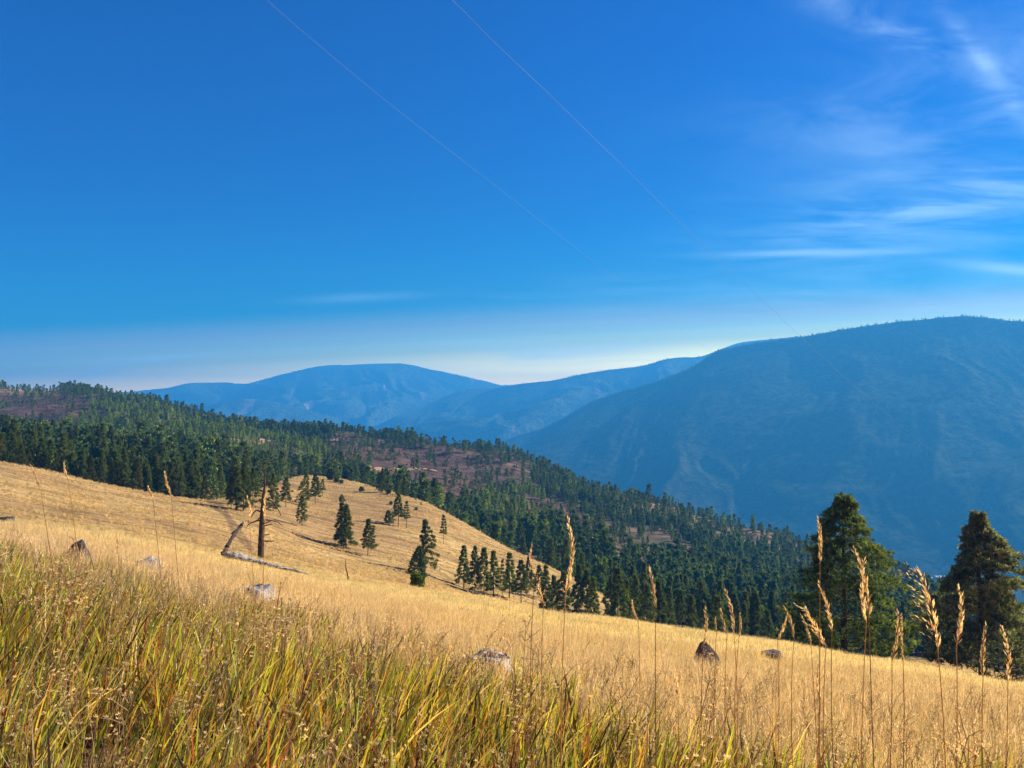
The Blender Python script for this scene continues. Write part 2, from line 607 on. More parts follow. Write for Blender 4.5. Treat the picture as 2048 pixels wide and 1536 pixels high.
def zone_color(x, y, z):
    """base colour of the soil and its cover"""
    ys = np.maximum(y, 1.0)
    u = x / ys
    n1 = fbm(x * 0.08, y * 0.08, 4)[:, None]
    n2 = fbm(x * 0.02 + 30, y * 0.035, 4)[:, None]
    gold = np.array([0.36, 0.22, 0.085]) * (1 - n1) * 1.0 + np.array([0.50, 0.33, 0.135]) * n1
    straw = np.array([0.33, 0.195, 0.085])
    b = np.clip((n2 - 0.47) * 7, 0, 1) * 1.3 * np.clip((ys[:, None] - 60) / 60, 0, 1)
    gold = gold * (1 - b * 0.55) + straw * b * 0.55
    near = np.clip((14 - ys) / 10, 0, 1)[:, None]
    px, py = unray(u, z / ys)
    gm = np.clip((py - np.interp(px, [g_[0] for g_ in GB], [g_[1] for g_ in GB])) / 80 + 0.4, 0, 1)[:, None]
    soil = np.array([0.15, 0.10, 0.05]) * gm + np.array([0.42, 0.28, 0.12]) * (1 - gm)
    gold = gold * (1 - near) + soil * near
    trk = inpoly(px + (n1[:, 0] - 0.5) * 10, py, [(412, 1001), (440, 1004), (462, 1034), (484, 1062), (512, 1098), (505, 1112), (486, 1090), (462, 1062), (446, 1030), (420, 1014)]) & (ys < 320) & (ys > 60)
    trk = trk[:, None] * 0.85
    gold = gold * (1 - trk) + np.array([0.19, 0.115, 0.06]) * trk
    wood = np.array([0.105, 0.085, 0.05]) * (0.6 + 0.8 * n1)
    burnt = np.array([0.125, 0.074, 0.058]) * (0.55 + 0.9 * n1)
    tan = np.array([0.36, 0.23, 0.12]) * (0.6 + 0.7 * n1)
    f = np.clip((ys / crest_y(u) - 1.0) / 0.06, 0, 1)
    opn = inpoly(px, py, [(410, 945), (680, 935), (760, 1000), (1300, 1300), (300, 1040)]) & (ys < 420) & (ys > 150)
    f = np.where(opn, f * 0.25, f)[:, None]
    far = wood.copy()
    isb = np.zeros(len(x))
    for P in BURNT:
        isb = np.maximum(isb, inpoly(px + (n1[:, 0] - 0.5) * 60, py + (n1[:, 0] - 0.5) * 25, P))
    isb = (isb * (ys > 380))[:, None]
    far = far * (1 - isb) + burnt * isb
    sky_py = np.interp(px, kx, [COLS[k][12][1] for k in kx])
    rid = np.clip(1 - (py - sky_py) / 34, 0, 1) * (px > 1120) * (ys > 350)
    rid = (rid * np.clip((n1[:, 0] - 0.35) * 5, 0, 1))[:, None]
    far = far * (1 - rid) + tan * rid
    rid = (np.clip(1 - (py - sky_py) / 10, 0, 1) * (px < 120) * (ys > 350))[:, None]
    far = far * (1 - rid) + tan * rid
    patch = (np.clip((n2[:, 0] - 0.56) * 9, 0, 1) * (ys > 200) * (px > 1000))[:, None] * 0.7
    far = far * (1 - patch) + (burnt * 0.6 + tan * 0.4) * patch
    return gold * (1 - f) + far * f


def build_land():
    nw, ny = 620, 760
    wv = np.sign(np.linspace(-1, 1, nw)) * np.abs(np.linspace(-1, 1, nw)) ** 1.12 * 1.0
    t = np.linspace(0, 1, ny)
    yv = np.concatenate([np.linspace(-7, 1.0, 30), np.exp(np.linspace(math.log(1.08), math.log(3600), ny))])
    Y, W = np.meshgrid(yv, wv, indexing='ij')
    X = W * (Y + 9.0)
    x, y = X.ravel(), Y.ravel()
    z = ground(x, y)
    fl = np.clip((y - 1900) / 300, 0, 1)
    z = z * (1 - fl) + (-500 + (fbm(x * 0.004, y * 0.004, 3) - 0.5) * 25) * fl
    c = zone_color(x, y, z)
    flc = np.clip((y - 1300) / 300, 0, 1)[:, None]
    c = c * (1 - flc) + np.array([0.05, 0.055, 0.03]) * flc
    nr, nc = len(yv), nw
    i = np.arange(nr - 1)[:, None] * nc + np.arange(nc - 1)[None, :]
    F = np.stack([i, i + 1, i + nc + 1, i + nc], -1).reshape(-1, 4)
    m, tt = new_mat('hillside_soil')
    at = tt.node('ShaderNodeAttribute', attribute_name='col')
    g = tt.node('ShaderNodeNewGeometry')
    pos = g.outputs['Position']
    n = tt.noise(pos, 0.9, 8, 0.65)
    nf = tt.noise(pos, 7.0, 5, 0.6)
    # contour-running terraces worn by grazing animals
    sp = tt.mapping(pos, rot=(0, 0, 0.25), scale=(0.05, 0.42, 0.42))
    ns = tt.noise(sp, 1.0, 5, 0.6, 0.3)
    k = tt.math('MULTIPLY', tt.ramp(n, 0.3, 0.7, 0.80, 1.18), tt.ramp(nf, 0.3, 0.7, 0.85, 1.15))
    k = tt.math('MULTIPLY', k, tt.ramp(ns, 0.38, 0.60, 0.60, 1.18))
    vm = tt.node('ShaderNodeVectorMath', operation='SCALE')
    tt.l.new(at.outputs[0], vm.inputs[0])
    tt.l.new(k, vm.inputs['Scale'])
    b = tt.node('ShaderNodeBsdfDiffuse')
    tt.l.new(vm.outputs[0], b.inputs[0])
    bp = tt.node('ShaderNodeBump')
    bp.inputs['Strength'].default_value = 0.7
    bp.inputs['Distance'].default_value = 0.5
    tt.l.new(tt.math('ADD', n, tt.math('MULTIPLY', ns, 0.8)), bp.inputs['Height'])
    tt.l.new(bp.outputs[0], b.inputs['Normal'])
    finish(tt, b.outputs[0])
    me = mesh_np('hillside', np.stack([x, y, z], 1), F[:, ::-1] * 1, [m], c, True)
    o = mkobj('hillside', me)
    setp(o, 'golden grassy slope falling to a wooded hill', kind='structure')


build_land()

# wide valley floor far below, reaching the horizon under the mountains
def build_valley():
    n = 60
    xs = np.linspace(-13500, 13500, n)
    ys = np.linspace(3300, 14400, n)
    X, Y = np.meshgrid(xs, ys, indexing='ij')
    Z = -512 + (fbm(X * 0.001, Y * 0.001, 3) - 0.5) * 8
    i = np.arange(n - 1)[:, None] * n + np.arange(n - 1)[None, :]
    F = np.stack([i, i + n, i + n + 1, i + 1], -1).reshape(-1, 4)
    m = solid_noise_mat('valley_floor', (0.025, 0.035, 0.02), (0.07, 0.075, 0.04), 0.004, bump=0.1)
    o = mkobj('valley_floor', mesh_np('valley_floor', np.stack([X.ravel(), Y.ravel(), Z.ravel()], 1), F, [m], smooth=True))
    setp(o, 'flat valley bottom below the mountains', kind='structure')


build_valley()


# ------------------------------------------------------------------ mountains
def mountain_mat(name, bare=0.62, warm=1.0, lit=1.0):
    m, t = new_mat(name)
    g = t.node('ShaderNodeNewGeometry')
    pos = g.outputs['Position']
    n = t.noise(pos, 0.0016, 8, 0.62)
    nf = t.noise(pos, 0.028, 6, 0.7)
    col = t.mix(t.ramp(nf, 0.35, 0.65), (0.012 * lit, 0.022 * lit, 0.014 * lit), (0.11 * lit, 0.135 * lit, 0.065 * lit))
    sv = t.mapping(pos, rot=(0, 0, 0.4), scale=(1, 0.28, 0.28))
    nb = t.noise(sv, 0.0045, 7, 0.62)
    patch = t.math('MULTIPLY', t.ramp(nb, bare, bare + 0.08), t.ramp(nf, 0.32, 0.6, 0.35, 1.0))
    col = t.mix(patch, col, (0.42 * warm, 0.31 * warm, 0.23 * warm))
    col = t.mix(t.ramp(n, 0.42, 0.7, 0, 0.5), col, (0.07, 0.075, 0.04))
    b = t.node('ShaderNodeBsdfDiffuse')
    t.l.new(col, b.inputs[0])
    bp = t.node('ShaderNodeBump')
    bp.inputs['Strength'].default_value = 1.0
    bp.inputs['Distance'].default_value = 14.0
    t.l.new(nf, bp.inputs['Height'])
    t.l.new(bp.outputs[0], b.inputs['Normal'])
    finish(t, b.outputs[0])
    return m


MTN = {}


def mountain(name, crest, front, back, zbase, spur, freq, mat, label, seed, ns=420, nt=150, fdir=None, mid=1.0, rough=10.0):
    """crest: [(px, py, distance)] along the skyline of this range"""
    P = []
    for px, py, Y in crest:
        u, e = ray(px, py)
        P.append((u * Y, Y, e * Y))
    P = np.array(P, float)
    L = np.concatenate([[0], np.cumsum(np.linalg.norm(np.diff(P[:, :2], axis=0), axis=1))])
    s = np.linspace(0, L[-1], ns)
    C = np.stack([pchip(L, P[:, k], s) for k in range(3)], 1)
    C[:, 2] += (fbm(s * 0.004 + seed, s * 0 + seed, 4) - 0.5) * rough * 2
    tn = np.gradient(C[:, :2], axis=0)
    k = max(3, ns // 6)
    ker = np.ones(k) / k
    tn = np.stack([np.convolve(np.pad(tn[:, j], k, mode='edge'), ker, 'same')[k:-k] for j in range(2)], 1)
    tn /= np.linalg.norm(tn, axis=1)[:, None]
    nrm = np.stack([tn[:, 1], -tn[:, 0]], 1)        # to the camera side for a crest running left to right
    if fdir is not None:
        f = np.array(fdir, float)
        f /= np.linalg.norm(f)
        nrm = nrm * 0.4 + f * 0.6
        nrm /= np.linalg.norm(nrm, axis=1)[:, None]
    t = np.concatenate([-np.linspace(1, 0, nt // 4, endpoint=False), np.linspace(0, 1, nt)])
    T, S = np.meshgrid(t, np.arange(ns), indexing='ij')
    cx, cy, cz = C[S, 0], C[S, 1], C[S, 2]
    D = np.where(T >= 0, front, back)
    a = np.abs(T)
    X = cx + nrm[S, 0] * T * D
    Y = cy + nrm[S, 1] * T * D
    prof = a ** mid
    Z = cz + (zbase - cz) * prof
    w1 = s[S] * freq
    warp = (fbm(X * 0.0009 + seed, Y * 0.0009, 3) - 0.5) * 1.6
    r = fbm(w1 + warp + seed * 3.1, a * 0.9 + seed, 5, 0.52, True)
    env = np.clip(a * 5, 0, 1) * np.clip((1.02 - a) * 3, 0, 1)
    Z = Z + (r - 0.72) * spur * env * (0.4 + 0.6 * a)
    Z = Z + (fbm(X * 0.012, Y * 0.012, 4) - 0.5) * rough * np.clip(a * 8, 0, 1)
    nr = len(t)
    i = np.arange(nr - 1)[:, None] * ns + np.arange(ns - 1)[None, :]
    F = np.stack([i, i + 1, i + ns + 1, i + ns], -1).reshape(-1, 4)
    V = np.stack([X.ravel(), Y.ravel(), Z.ravel()], 1)
    me = mesh_np(name, V, F[:, ::-1] * 1, [mat], smooth=True)
    o = mkobj(name, me)
    setp(o, label, kind='structure')
    MTN[name + str(seed)] = (X, Y, Z, t)
    return o


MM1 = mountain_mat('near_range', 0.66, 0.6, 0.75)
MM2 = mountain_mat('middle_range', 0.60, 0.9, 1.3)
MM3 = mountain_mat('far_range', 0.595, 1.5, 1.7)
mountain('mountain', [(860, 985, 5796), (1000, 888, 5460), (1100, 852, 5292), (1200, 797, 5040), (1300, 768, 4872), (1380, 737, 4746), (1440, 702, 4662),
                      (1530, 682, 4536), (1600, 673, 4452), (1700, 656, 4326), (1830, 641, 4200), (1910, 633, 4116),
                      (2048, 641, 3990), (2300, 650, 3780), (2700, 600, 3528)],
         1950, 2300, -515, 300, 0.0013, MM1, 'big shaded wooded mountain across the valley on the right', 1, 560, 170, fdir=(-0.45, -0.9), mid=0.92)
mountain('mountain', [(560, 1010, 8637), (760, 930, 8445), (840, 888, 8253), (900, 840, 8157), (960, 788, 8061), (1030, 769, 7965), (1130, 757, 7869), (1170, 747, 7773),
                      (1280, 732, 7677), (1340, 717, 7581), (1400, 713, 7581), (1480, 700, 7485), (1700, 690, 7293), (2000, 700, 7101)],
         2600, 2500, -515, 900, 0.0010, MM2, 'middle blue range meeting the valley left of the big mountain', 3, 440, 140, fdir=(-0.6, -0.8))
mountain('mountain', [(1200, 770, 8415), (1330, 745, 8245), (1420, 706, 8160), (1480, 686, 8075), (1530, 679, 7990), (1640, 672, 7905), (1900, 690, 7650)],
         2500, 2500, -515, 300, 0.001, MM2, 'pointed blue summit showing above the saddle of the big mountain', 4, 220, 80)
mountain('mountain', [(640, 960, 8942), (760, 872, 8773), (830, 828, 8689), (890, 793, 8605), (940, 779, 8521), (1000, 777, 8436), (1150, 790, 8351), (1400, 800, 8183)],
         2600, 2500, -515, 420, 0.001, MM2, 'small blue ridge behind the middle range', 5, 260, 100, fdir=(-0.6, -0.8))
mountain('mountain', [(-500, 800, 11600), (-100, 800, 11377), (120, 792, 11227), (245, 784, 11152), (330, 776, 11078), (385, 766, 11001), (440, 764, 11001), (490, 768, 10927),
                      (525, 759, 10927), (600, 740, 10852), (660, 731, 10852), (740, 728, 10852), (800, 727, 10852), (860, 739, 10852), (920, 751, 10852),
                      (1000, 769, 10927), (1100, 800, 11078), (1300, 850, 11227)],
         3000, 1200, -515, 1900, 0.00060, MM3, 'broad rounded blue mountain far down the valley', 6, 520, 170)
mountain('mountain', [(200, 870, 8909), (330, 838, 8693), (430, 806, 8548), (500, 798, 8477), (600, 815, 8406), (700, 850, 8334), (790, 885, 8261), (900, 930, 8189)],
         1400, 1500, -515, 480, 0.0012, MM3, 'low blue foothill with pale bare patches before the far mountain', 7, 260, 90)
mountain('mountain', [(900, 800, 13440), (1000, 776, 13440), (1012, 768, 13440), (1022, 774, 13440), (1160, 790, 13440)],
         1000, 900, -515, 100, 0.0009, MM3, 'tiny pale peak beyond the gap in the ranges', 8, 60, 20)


# ------------------------------------------------------------------ haze
def build_haze():
    x0, x1, y0, y1, z0, z1 = -14000, 14000, -60, 14600, -620, 860
    V = [(x, y, z) for x in (x0, x1) for y in (y0, y1) for z in (z0, z1)]
    F = np.array([(0, 1, 3, 2), (4, 6, 7, 5), (0, 4, 5, 1), (2, 3, 7, 6), (0, 2, 6, 4), (1, 5, 7, 3)])
    m, t = new_mat('haze')
    o = t.node('ShaderNodeOutputMaterial')
    v = t.node('ShaderNodeVolumePrincipled')
    v.inputs['Color'].default_value = (0.055, 0.42, 1.0, 1)
    v.inputs['Absorption Color'].default_value = (0, 0, 0, 1)
    v.inputs['Density'].default_value = 0.000178
    v.inputs['Anisotropy'].default_value = 0.15
    t.l.new(v.outputs[0], o.inputs['Volume'])
    me = mesh_np('haze', V, F, [m])
    ob = mkobj('haze', me)
    setp(ob, 'blue haze filling the valley air', 'haze', kind='stuff')


build_haze()


# ------------------------------------------------------------------ vegetation meshes
def blades(n, radius, hmin, hmax, width, lean, palette, seed, leandir=None, curve=0.5, segs=3, tipw=0.1, leanbias=0.0):
    g = np.random.default_rng(seed)
    V, Q, T, C = [], [], [], []
    pal = np.array(palette, float)
    base_n = 0
    for i in range(n):
        r = radius * math.sqrt(g.random())
        a = g.random() * 2 * math.pi
        bx, by = r * math.cos(a), r * math.sin(a)
        h = g.uniform(hmin, hmax)
        az = g.random() * 2 * math.pi
        ln = g.uniform(0, lean)
        dx, dy = math.cos(az) * ln, math.sin(az) * ln
        dx += leanbias * g.uniform(0.5, 1.3)
        wd = width * g.uniform(0.7, 1.25)
        side = g.random() * math.pi
        sx, sy = math.cos(side), math.sin(side)
        col = pal[g.integers(len(pal))] * g.uniform(0.8, 1.2)
        cv = curve * g.uniform(0.3, 1.4)
        ts = np.linspace(0, 1, segs + 1)
        idx = []
        for k, t in enumerate(ts):
            ox = dx * h * (t + cv * t * t)
            oy = dy * h * (t + cv * t * t)
            oz = h * t * (1 - 0.28 * cv * (abs(dx) + abs(dy)) * t)
            ww = wd * (1 - t) ** 0.6 * 0.5 if t < 1 else 0
            if t < 1:
                V += [(bx + ox - sx * ww, by + oy - sy * ww, oz), (bx + ox + sx * ww, by + oy + sy * ww, oz)]
                C += [col, col]
            else:
                V.append((bx + ox, by + oy, oz))
                C.append(col)
        for k in range(segs - 1):
            b = base_n + 2 * k
            Q.append((b, b + 1, b + 3, b + 2))
        b = base_n + 2 * (segs - 1)
        T.append((b, b + 1, b + 2))
        base_n = len(V)
    return V, Q, T, C


def clump(name, mat, parts):
    mb = MB()
    for V, Q, T, C in parts:
        mb.add(V, Q, T, C)
    return bpy.data.objects.new(name, mb.mesh(name, [mat], colors=True))


def spikelets(g, p0, p1, n, size, col, spread=0.25, curl=None):
    """a grass seed head between two points"""
    V, T, C = [], [], []
    p0, p1 = np.array(p0, float), np.array(p1, float)
    ax = (p1 - p0)
    ln = np.linalg.norm(ax)
    ax /= ln
    for i in range(n):
        t = (i + g.random()) / n
        c = p0 + (p1 - p0) * t
        rad = size * spread * (math.sin(math.pi * min(1, 0.15 + t * 0.85)) + 0.15)
        a = g.random() * 2 * math.pi
        side = np.cross(ax, (math.cos(a), math.sin(a), 0.3))
        side /= np.linalg.norm(side) + 1e-9
        d = ax * g.uniform(0.8, 1.1) + side * g.uniform(0.15, 0.5)
        d /= np.linalg.norm(d)
        q = np.cross(d, side)
        s = size * g.uniform(0.7, 1.2)
        b0 = c + side * rad * 0.5
        k = len(V)
        V += [b0, b0 + d * s * 0.5 + q * s * 0.16, b0 + d * s, b0 + d * s * 0.5 - q * s * 0.16]
        T += [(k, k + 1, k + 2), (k, k + 2, k + 3)]
        cc = np.array(col) * g.uniform(0.7, 1.3)
        C += [cc] * 4
    return V, None, T, C


GOLD = [(0.82, 0.62, 0.26), (0.86, 0.69, 0.34), (0.76, 0.55, 0.20), (0.88, 0.75, 0.45), (0.64, 0.45, 0.20)]
BROWN = [(0.42, 0.26, 0.14), (0.54, 0.36, 0.20), (0.26, 0.13, 0.075), (0.70, 0.50, 0.31), (0.62, 0.40, 0.24)]
GREEN = [(0.32, 0.38, 0.03), (0.50, 0.50, 0.05), (0.06, 0.10, 0.02), (0.66, 0.54, 0.10), (0.15, 0.21, 0.04), (0.66, 0.42, 0.10),
         (0.58, 0.27, 0.06), (0.34, 0.10, 0.04), (0.42, 0.13, 0.06), (0.62, 0.60, 0.08), (0.70, 0.52, 0.22), (0.10, 0.055, 0.025), (0.20, 0.13, 0.05), (0.50, 0.35, 0.18), (0.05, 0.035, 0.02)]


def coll(name, obs):
    c = bpy.data.collections.new(name)
    for o in obs:
        c.objects.link(o)
    return c


def forb(i):
    """dry branching flower stalk with little star seed heads"""
    g = np.random.default_rng(100 + i)
    mb = MB()
    for s in range(3):
        bx, by = g.uniform(-0.08, 0.08, 2)
        h = g.uniform(0.30, 0.52)
        lx, ly = g.uniform(-0.08, 0.2), g.uniform(-0.1, 0.1)
        col = np.array((0.36, 0.22, 0.12)) * g.uniform(0.7, 1.3)
        pts = [(bx, by, 0), (bx + lx * 0.4, by + ly * 0.4, h * 0.55), (bx + lx, by + ly, h)]
        mb.tube(pts, [0.0022, 0.0017, 0.001], 3, col, cap=False)
        for k in range(7):
            t = g.uniform(0.6, 1.0)
            b = np.array(pts[1]) + (np.array(pts[2]) - np.array(pts[1])) * (t - 0.55) / 0.45
            e = b + np.array([g.uniform(-0.05, 0.06), g.uniform(-0.05, 0.05), g.uniform(0.01, 0.07)])
            mb.tube([b, e], [0.0012, 0.0009], 3, col, cap=False)
            hc = np.array((0.80, 0.58, 0.28)) * g.uniform(0.7, 1.25)
            V, T = [], []
            for q in range(9):
                d = g.normal(size=3)
                d[2] = abs(d[2]) * 0.8
                d /= np.linalg.norm(d)
                sd = np.cross(d, g.normal(size=3))
                sd /= np.linalg.norm(sd)
                rr = g.uniform(0.006, 0.011)
                kk = len(V)
                V += [e, e + d * rr + sd * 0.0026, e + d * rr * 1.2 - sd * 0.0026]
                T.append((kk, kk + 1, kk + 2))
            mb.add(V, None, T, hc)
    return bpy.data.objects.new('forb%d' % i, mb.mesh('forb', [M_GRASS], colors=True))


def fine_heads(g, n, radius, h0, h1, col, hl=0.05, size=0.008, cnt=12, lean=0.25, sw=0.0012):
    """slender stems carrying small panicles"""
    V, Q, T, C = [], [], [], []
    mb = MB()
    for i in range(n):
        bx, by = g.uniform(-radius, radius, 2)
        h = g.uniform(h0, h1)
        lx, ly = g.uniform(-lean * 0.4, lean) * h, g.uniform(-lean, lean) * h
        c = np.array(col) * g.uniform(0.75, 1.25)
        p = [(bx, by, 0), (bx + lx * .35, by + ly * .35, h * .6), (bx + lx, by + ly, h)]
        mb.tube(p, [sw, sw * 0.8, sw * 0.5], 3, c, cap=False)
        a, b = np.array(p[1]), np.array(p[2])
        mb.add(*spikelets(g, b - (b - a) * hl / (h * .4), b + (b - a) * 0.05, cnt, size, c * 1.05, 0.6))
    return np.concatenate(mb.V), (np.concatenate(mb.Q) if mb.Q else None), (np.concatenate(mb.T) if mb.T else None), np.concatenate(mb.C)


gq = np.random.default_rng(11)
NEAR_GOLD = coll('near gold grass', [clump('ng%d' % i, M_GRASS, [
    blades(24, 0.10, 0.08, 0.27, 0.0042, 0.45, GOLD, 20 + i, curve=0.8, leanbias=0.10),
    blades(7, 0.10, 0.10, 0.24, 0.0045, 0.6, BROWN, 40 + i, curve=1.2),
    fine_heads(gq, 4, 0.09, 0.18, 0.36, (0.84, 0.66, 0.38), size=0.010)]) for i in range(5)])
NEAR_BROWN = coll('near brown grass', [clump('nb%d' % i, M_GRASS, [
    blades(22, 0.10, 0.12, 0.30, 0.0030, 0.4, BROWN + GOLD[:3], 60 + i, curve=0.8, leanbias=0.22),
    blades(5, 0.10, 0.10, 0.24, 0.005, 0.6, BROWN, 80 + i, curve=1.4),
    fine_heads(gq, 5, 0.09, 0.22, 0.38, (0.52, 0.36, 0.24), size=0.007)]) for i in range(4)])
NEAR_GREEN = coll('near green grass', [clump('gg%d' % i, M_GREEN, [
    blades(13, 0.06, 0.12, 0.33, 0.0120, 0.26, GREEN, 120 + i, curve=0.5, leanbias=0.26, segs=4),
    blades(8, 0.09, 0.10, 0.28, 0.003, 0.5, GOLD + BROWN[3:], 140 + i, curve=1.0, leanbias=0.15),
    blades(4, 0.09, 0.05, 0.14, 0.006, 0.9, BROWN, 150 + i, curve=1.6)]) for i in range(6)])
MID_GOLD = coll('mid gold grass', [clump('mg%d' % i, M_GRASS, [
    blades(34, 0.22, 0.09, 0.25, 0.006, 0.35, GOLD + [(0.45, 0.33, 0.16)], 200 + i, curve=0.8, segs=2, leanbias=0.12),
    fine_heads(gq, 7, 0.2, 0.16, 0.33, (0.84, 0.66, 0.38), 0.06, 0.016, 8, sw=0.002)]) for i in range(5)])
FAR_GOLD = coll('far gold grass', [clump('fg%d' % i, M_GRASS, [
    blades(46, 0.42, 0.10, 0.28, 0.020, 0.35, GOLD, 220 + i, curve=0.5, segs=1, leanbias=0.1)]) for i in range(4)])
SLOPE_TUFT = coll('slope tufts', [clump('st%d' % i, M_GRASS, [
    blades(26, 0.24, 0.22, 0.50, 0.045, 0.45, [(0.68, 0.49, 0.21), (0.74, 0.55, 0.27), (0.60, 0.41, 0.17)], 240 + i, curve=0.4, segs=1)]) for i in range(4)])
FORBS = coll('forbs', [forb(i) for i in range(5)])


def scatter(name, X, Y, rotz, tilt, scale, idx, collection, label, cat, zoff=0.0, Z=None):
    """one object whose points carry instances of the meshes in a collection"""
    Zg = ground(X, Y) + zoff if Z is None else Z
    me = bpy.data.meshes.new(name)
    n = len(X)
    me.vertices.add(n)
    me.vertices.foreach_set('co', np.stack([X, Y, Zg], 1).astype(np.float32).ravel())
    a = me.attributes.new('rot', 'FLOAT_VECTOR', 'POINT')
    a.data.foreach_set('vector', np.stack([tilt[0], tilt[1], rotz], 1).astype(np.float32).ravel())
    a = me.attributes.new('scl', 'FLOAT_VECTOR', 'POINT')
    a.data.foreach_set('vector', scale.astype(np.float32).ravel())
    a = me.attributes.new('idx', 'INT', 'POINT')
    a.data.foreach_set('value', idx.astype(np.int32))
    o = mkobj(name, me)
    ng = bpy.data.node_groups.new(name + ' scatter', 'GeometryNodeTree')
    ng.interface.new_socket('Geometry', in_out='INPUT', socket_type='NodeSocketGeometry')
    ng.interface.new_socket('Geometry', in_out='OUTPUT', socket_type='NodeSocketGeometry')
    N, Lk = ng.nodes, ng.links
    gi, go = N.new('NodeGroupInput'), N.new('NodeGroupOutput')
    ci = N.new('GeometryNodeCollectionInfo')
    ci.inputs['Collection'].default_value = collection
    ci.inputs['Separate Children'].default_value = True
    ci.inputs['Reset Children'].default_value = True
    ip = N.new('GeometryNodeInstanceOnPoints')
    ip.inputs['Pick Instance'].default_value = True

    def attr(nm, dt):
        q = N.new('GeometryNodeInputNamedAttribute')
        q.data_type = dt
        q.inputs['Name'].default_value = nm
        return [s for s in q.outputs if s.enabled and s.name == 'Attribute'][0]
    e2r = N.new('FunctionNodeEulerToRotation')
    Lk.new(attr('rot', 'FLOAT_VECTOR'), e2r.inputs[0])
    Lk.new(gi.outputs[0], ip.inputs['Points'])
    Lk.new(ci.outputs[0], ip.inputs['Instance'])
    Lk.new(attr('idx', 'INT'), ip.inputs['Instance Index'])
    Lk.new(e2r.outputs[0], ip.inputs['Rotation'])
    Lk.new(attr('scl', 'FLOAT_VECTOR'), ip.inputs['Scale'])
    Lk.new(ip.outputs[0], go.inputs[0])
    md = o.modifiers.new('scatter', 'NODES')
    md.node_group = ng
    setp(o, label, cat, kind='stuff')
    return o


def wedge(n, y0, y1, half=0.74, pad=0.6):
    """uniform random points over the ground in view between two distances"""
    y = np.sqrt(rng.random(n) * (y1 * y1 - y0 * y0) + y0 * y0)
    x = rng.uniform(-1, 1, n) * (half * y + pad)
    return x, y


ROCKSPEC = [(155, 13, 58), (296, 15, 44), (508, 14, 74), (345, 13, 34), (95, 16, 60), (976, 8.5, 96), (1267, 13, 30), (1412, 22, 40), (1545, 30, 44), (1242, 9, 24), (1470, 10, 20), (1520, 10, 24)]
LOGSPEC = [(470, 38, 70), (520, 38, 60), (1690, 5.0, 50)]


def clear_of_rocks(x, y):
    ok = np.ones(len(x), bool)
    for px, Y, wpx in ROCKSPEC + LOGSPEC:
        cx = float(ray(px, 1200)[0]) * Y
        r = wpx * Y / FPX * 0.55
        back = 2.6 if px == 976 else max(1.5, 0.12 * Y)
        inside = (np.abs(x - cx * y / Y) < r) & (y > Y - back - r) & (y < Y + r)
        ok &= ~(inside & (rng.random(len(x)) < (0.86 if (px, Y, wpx) in ROCKSPEC else 0.5)))
    return ok


def grass_field(name, n, y0, y1, coll_, nvar, smin, smax, label, keep=None, tilt=0.12, cat='grass', pad=0.6, yscale=None):
    x, y = wedge(n, y0, y1, pad=pad)
    if keep is not None:
        k = keep(x, y)
        x, y = x[k], y[k]
    k = clear_of_rocks(x, y)
    x, y = x[k], y[k]
    m = len(x)
    s = rng.uniform(smin, smax, m)
    # patches of taller and shorter growth
    s *= 0.75 + 0.5 * fbm(x * 0.5 + 40, y * 0.5, 2)
    S = np.stack([s, s, s * rng.uniform(0.85, 1.15, m)], 1)
    # the lean bias built into the clumps stays down the wind: turn them only a little, or flip shape by variant
    rz = rng.normal(0, 0.9, m)
    return scatter(name, x, y, rz, (rng.normal(0, tilt, m), rng.normal(0, tilt, m)), S, rng.integers(0, nvar, m), coll_, label, cat)




def pixy(x, y):
    z = ground(x, y)
    return unray(x / y, z / y)


def greenness(x, y):
    px, py = pixy(x, y)
    b = np.interp(px, [g_[0] for g_ in GB], [g_[1] for g_ in GB])
    n = fbm(x * 1.3, y * 1.3, 3)
    return np.clip((py - b) / 100 + (n - 0.5) * 1.5 + 0.22, 0, 1)


ROCKS = []      # filled below, (x, y, r)
grass_field('green_grass', 8600, 1.5, 10, NEAR_GREEN, 6, 0.75, 1.25, 'broad green and russet grass blades filling the lower left foreground',
            keep=lambda x, y: rng.random(len(x)) < greenness(x, y) * 0.95)
grass_field('brown_grass', 3800, 1.5, 16, NEAR_BROWN, 4, 0.8, 1.2, 'brownish dry grass with fine heads above the green foreground grass',
            keep=lambda x, y: rng.random(len(x)) < 0.10 + 0.85 * np.exp(-((greenness(x, y) - 0.4) / 0.3) ** 2))
grass_field('golden_grass', 10000, 1.5, 13, NEAR_GOLD, 5, 0.6, 1.15, 'fine golden dry grass on the near meadow',
            keep=lambda x, y: rng.random(len(x)) < 1.0 - 0.93 * greenness(x, y))
grass_field('golden_grass', 13500, 11, 30, MID_GOLD, 5, 0.75, 1.2, 'golden dry grass over the middle of the meadow', pad=2)
grass_field('golden_grass', 26000, 27, 85, FAR_GOLD, 4, 0.7, 1.1, 'golden dry grass along the crest of the meadow', pad=4)
grass_field('seedhead_plants', 1500, 1.6, 9, FORBS, 5, 0.6, 1.0, 'dry brown stalks with small star seed heads among the foreground grass', cat='weeds',
            keep=lambda x, y: rng.random(len(x)) < 0.18 + 0.6 * greenness(x, y))


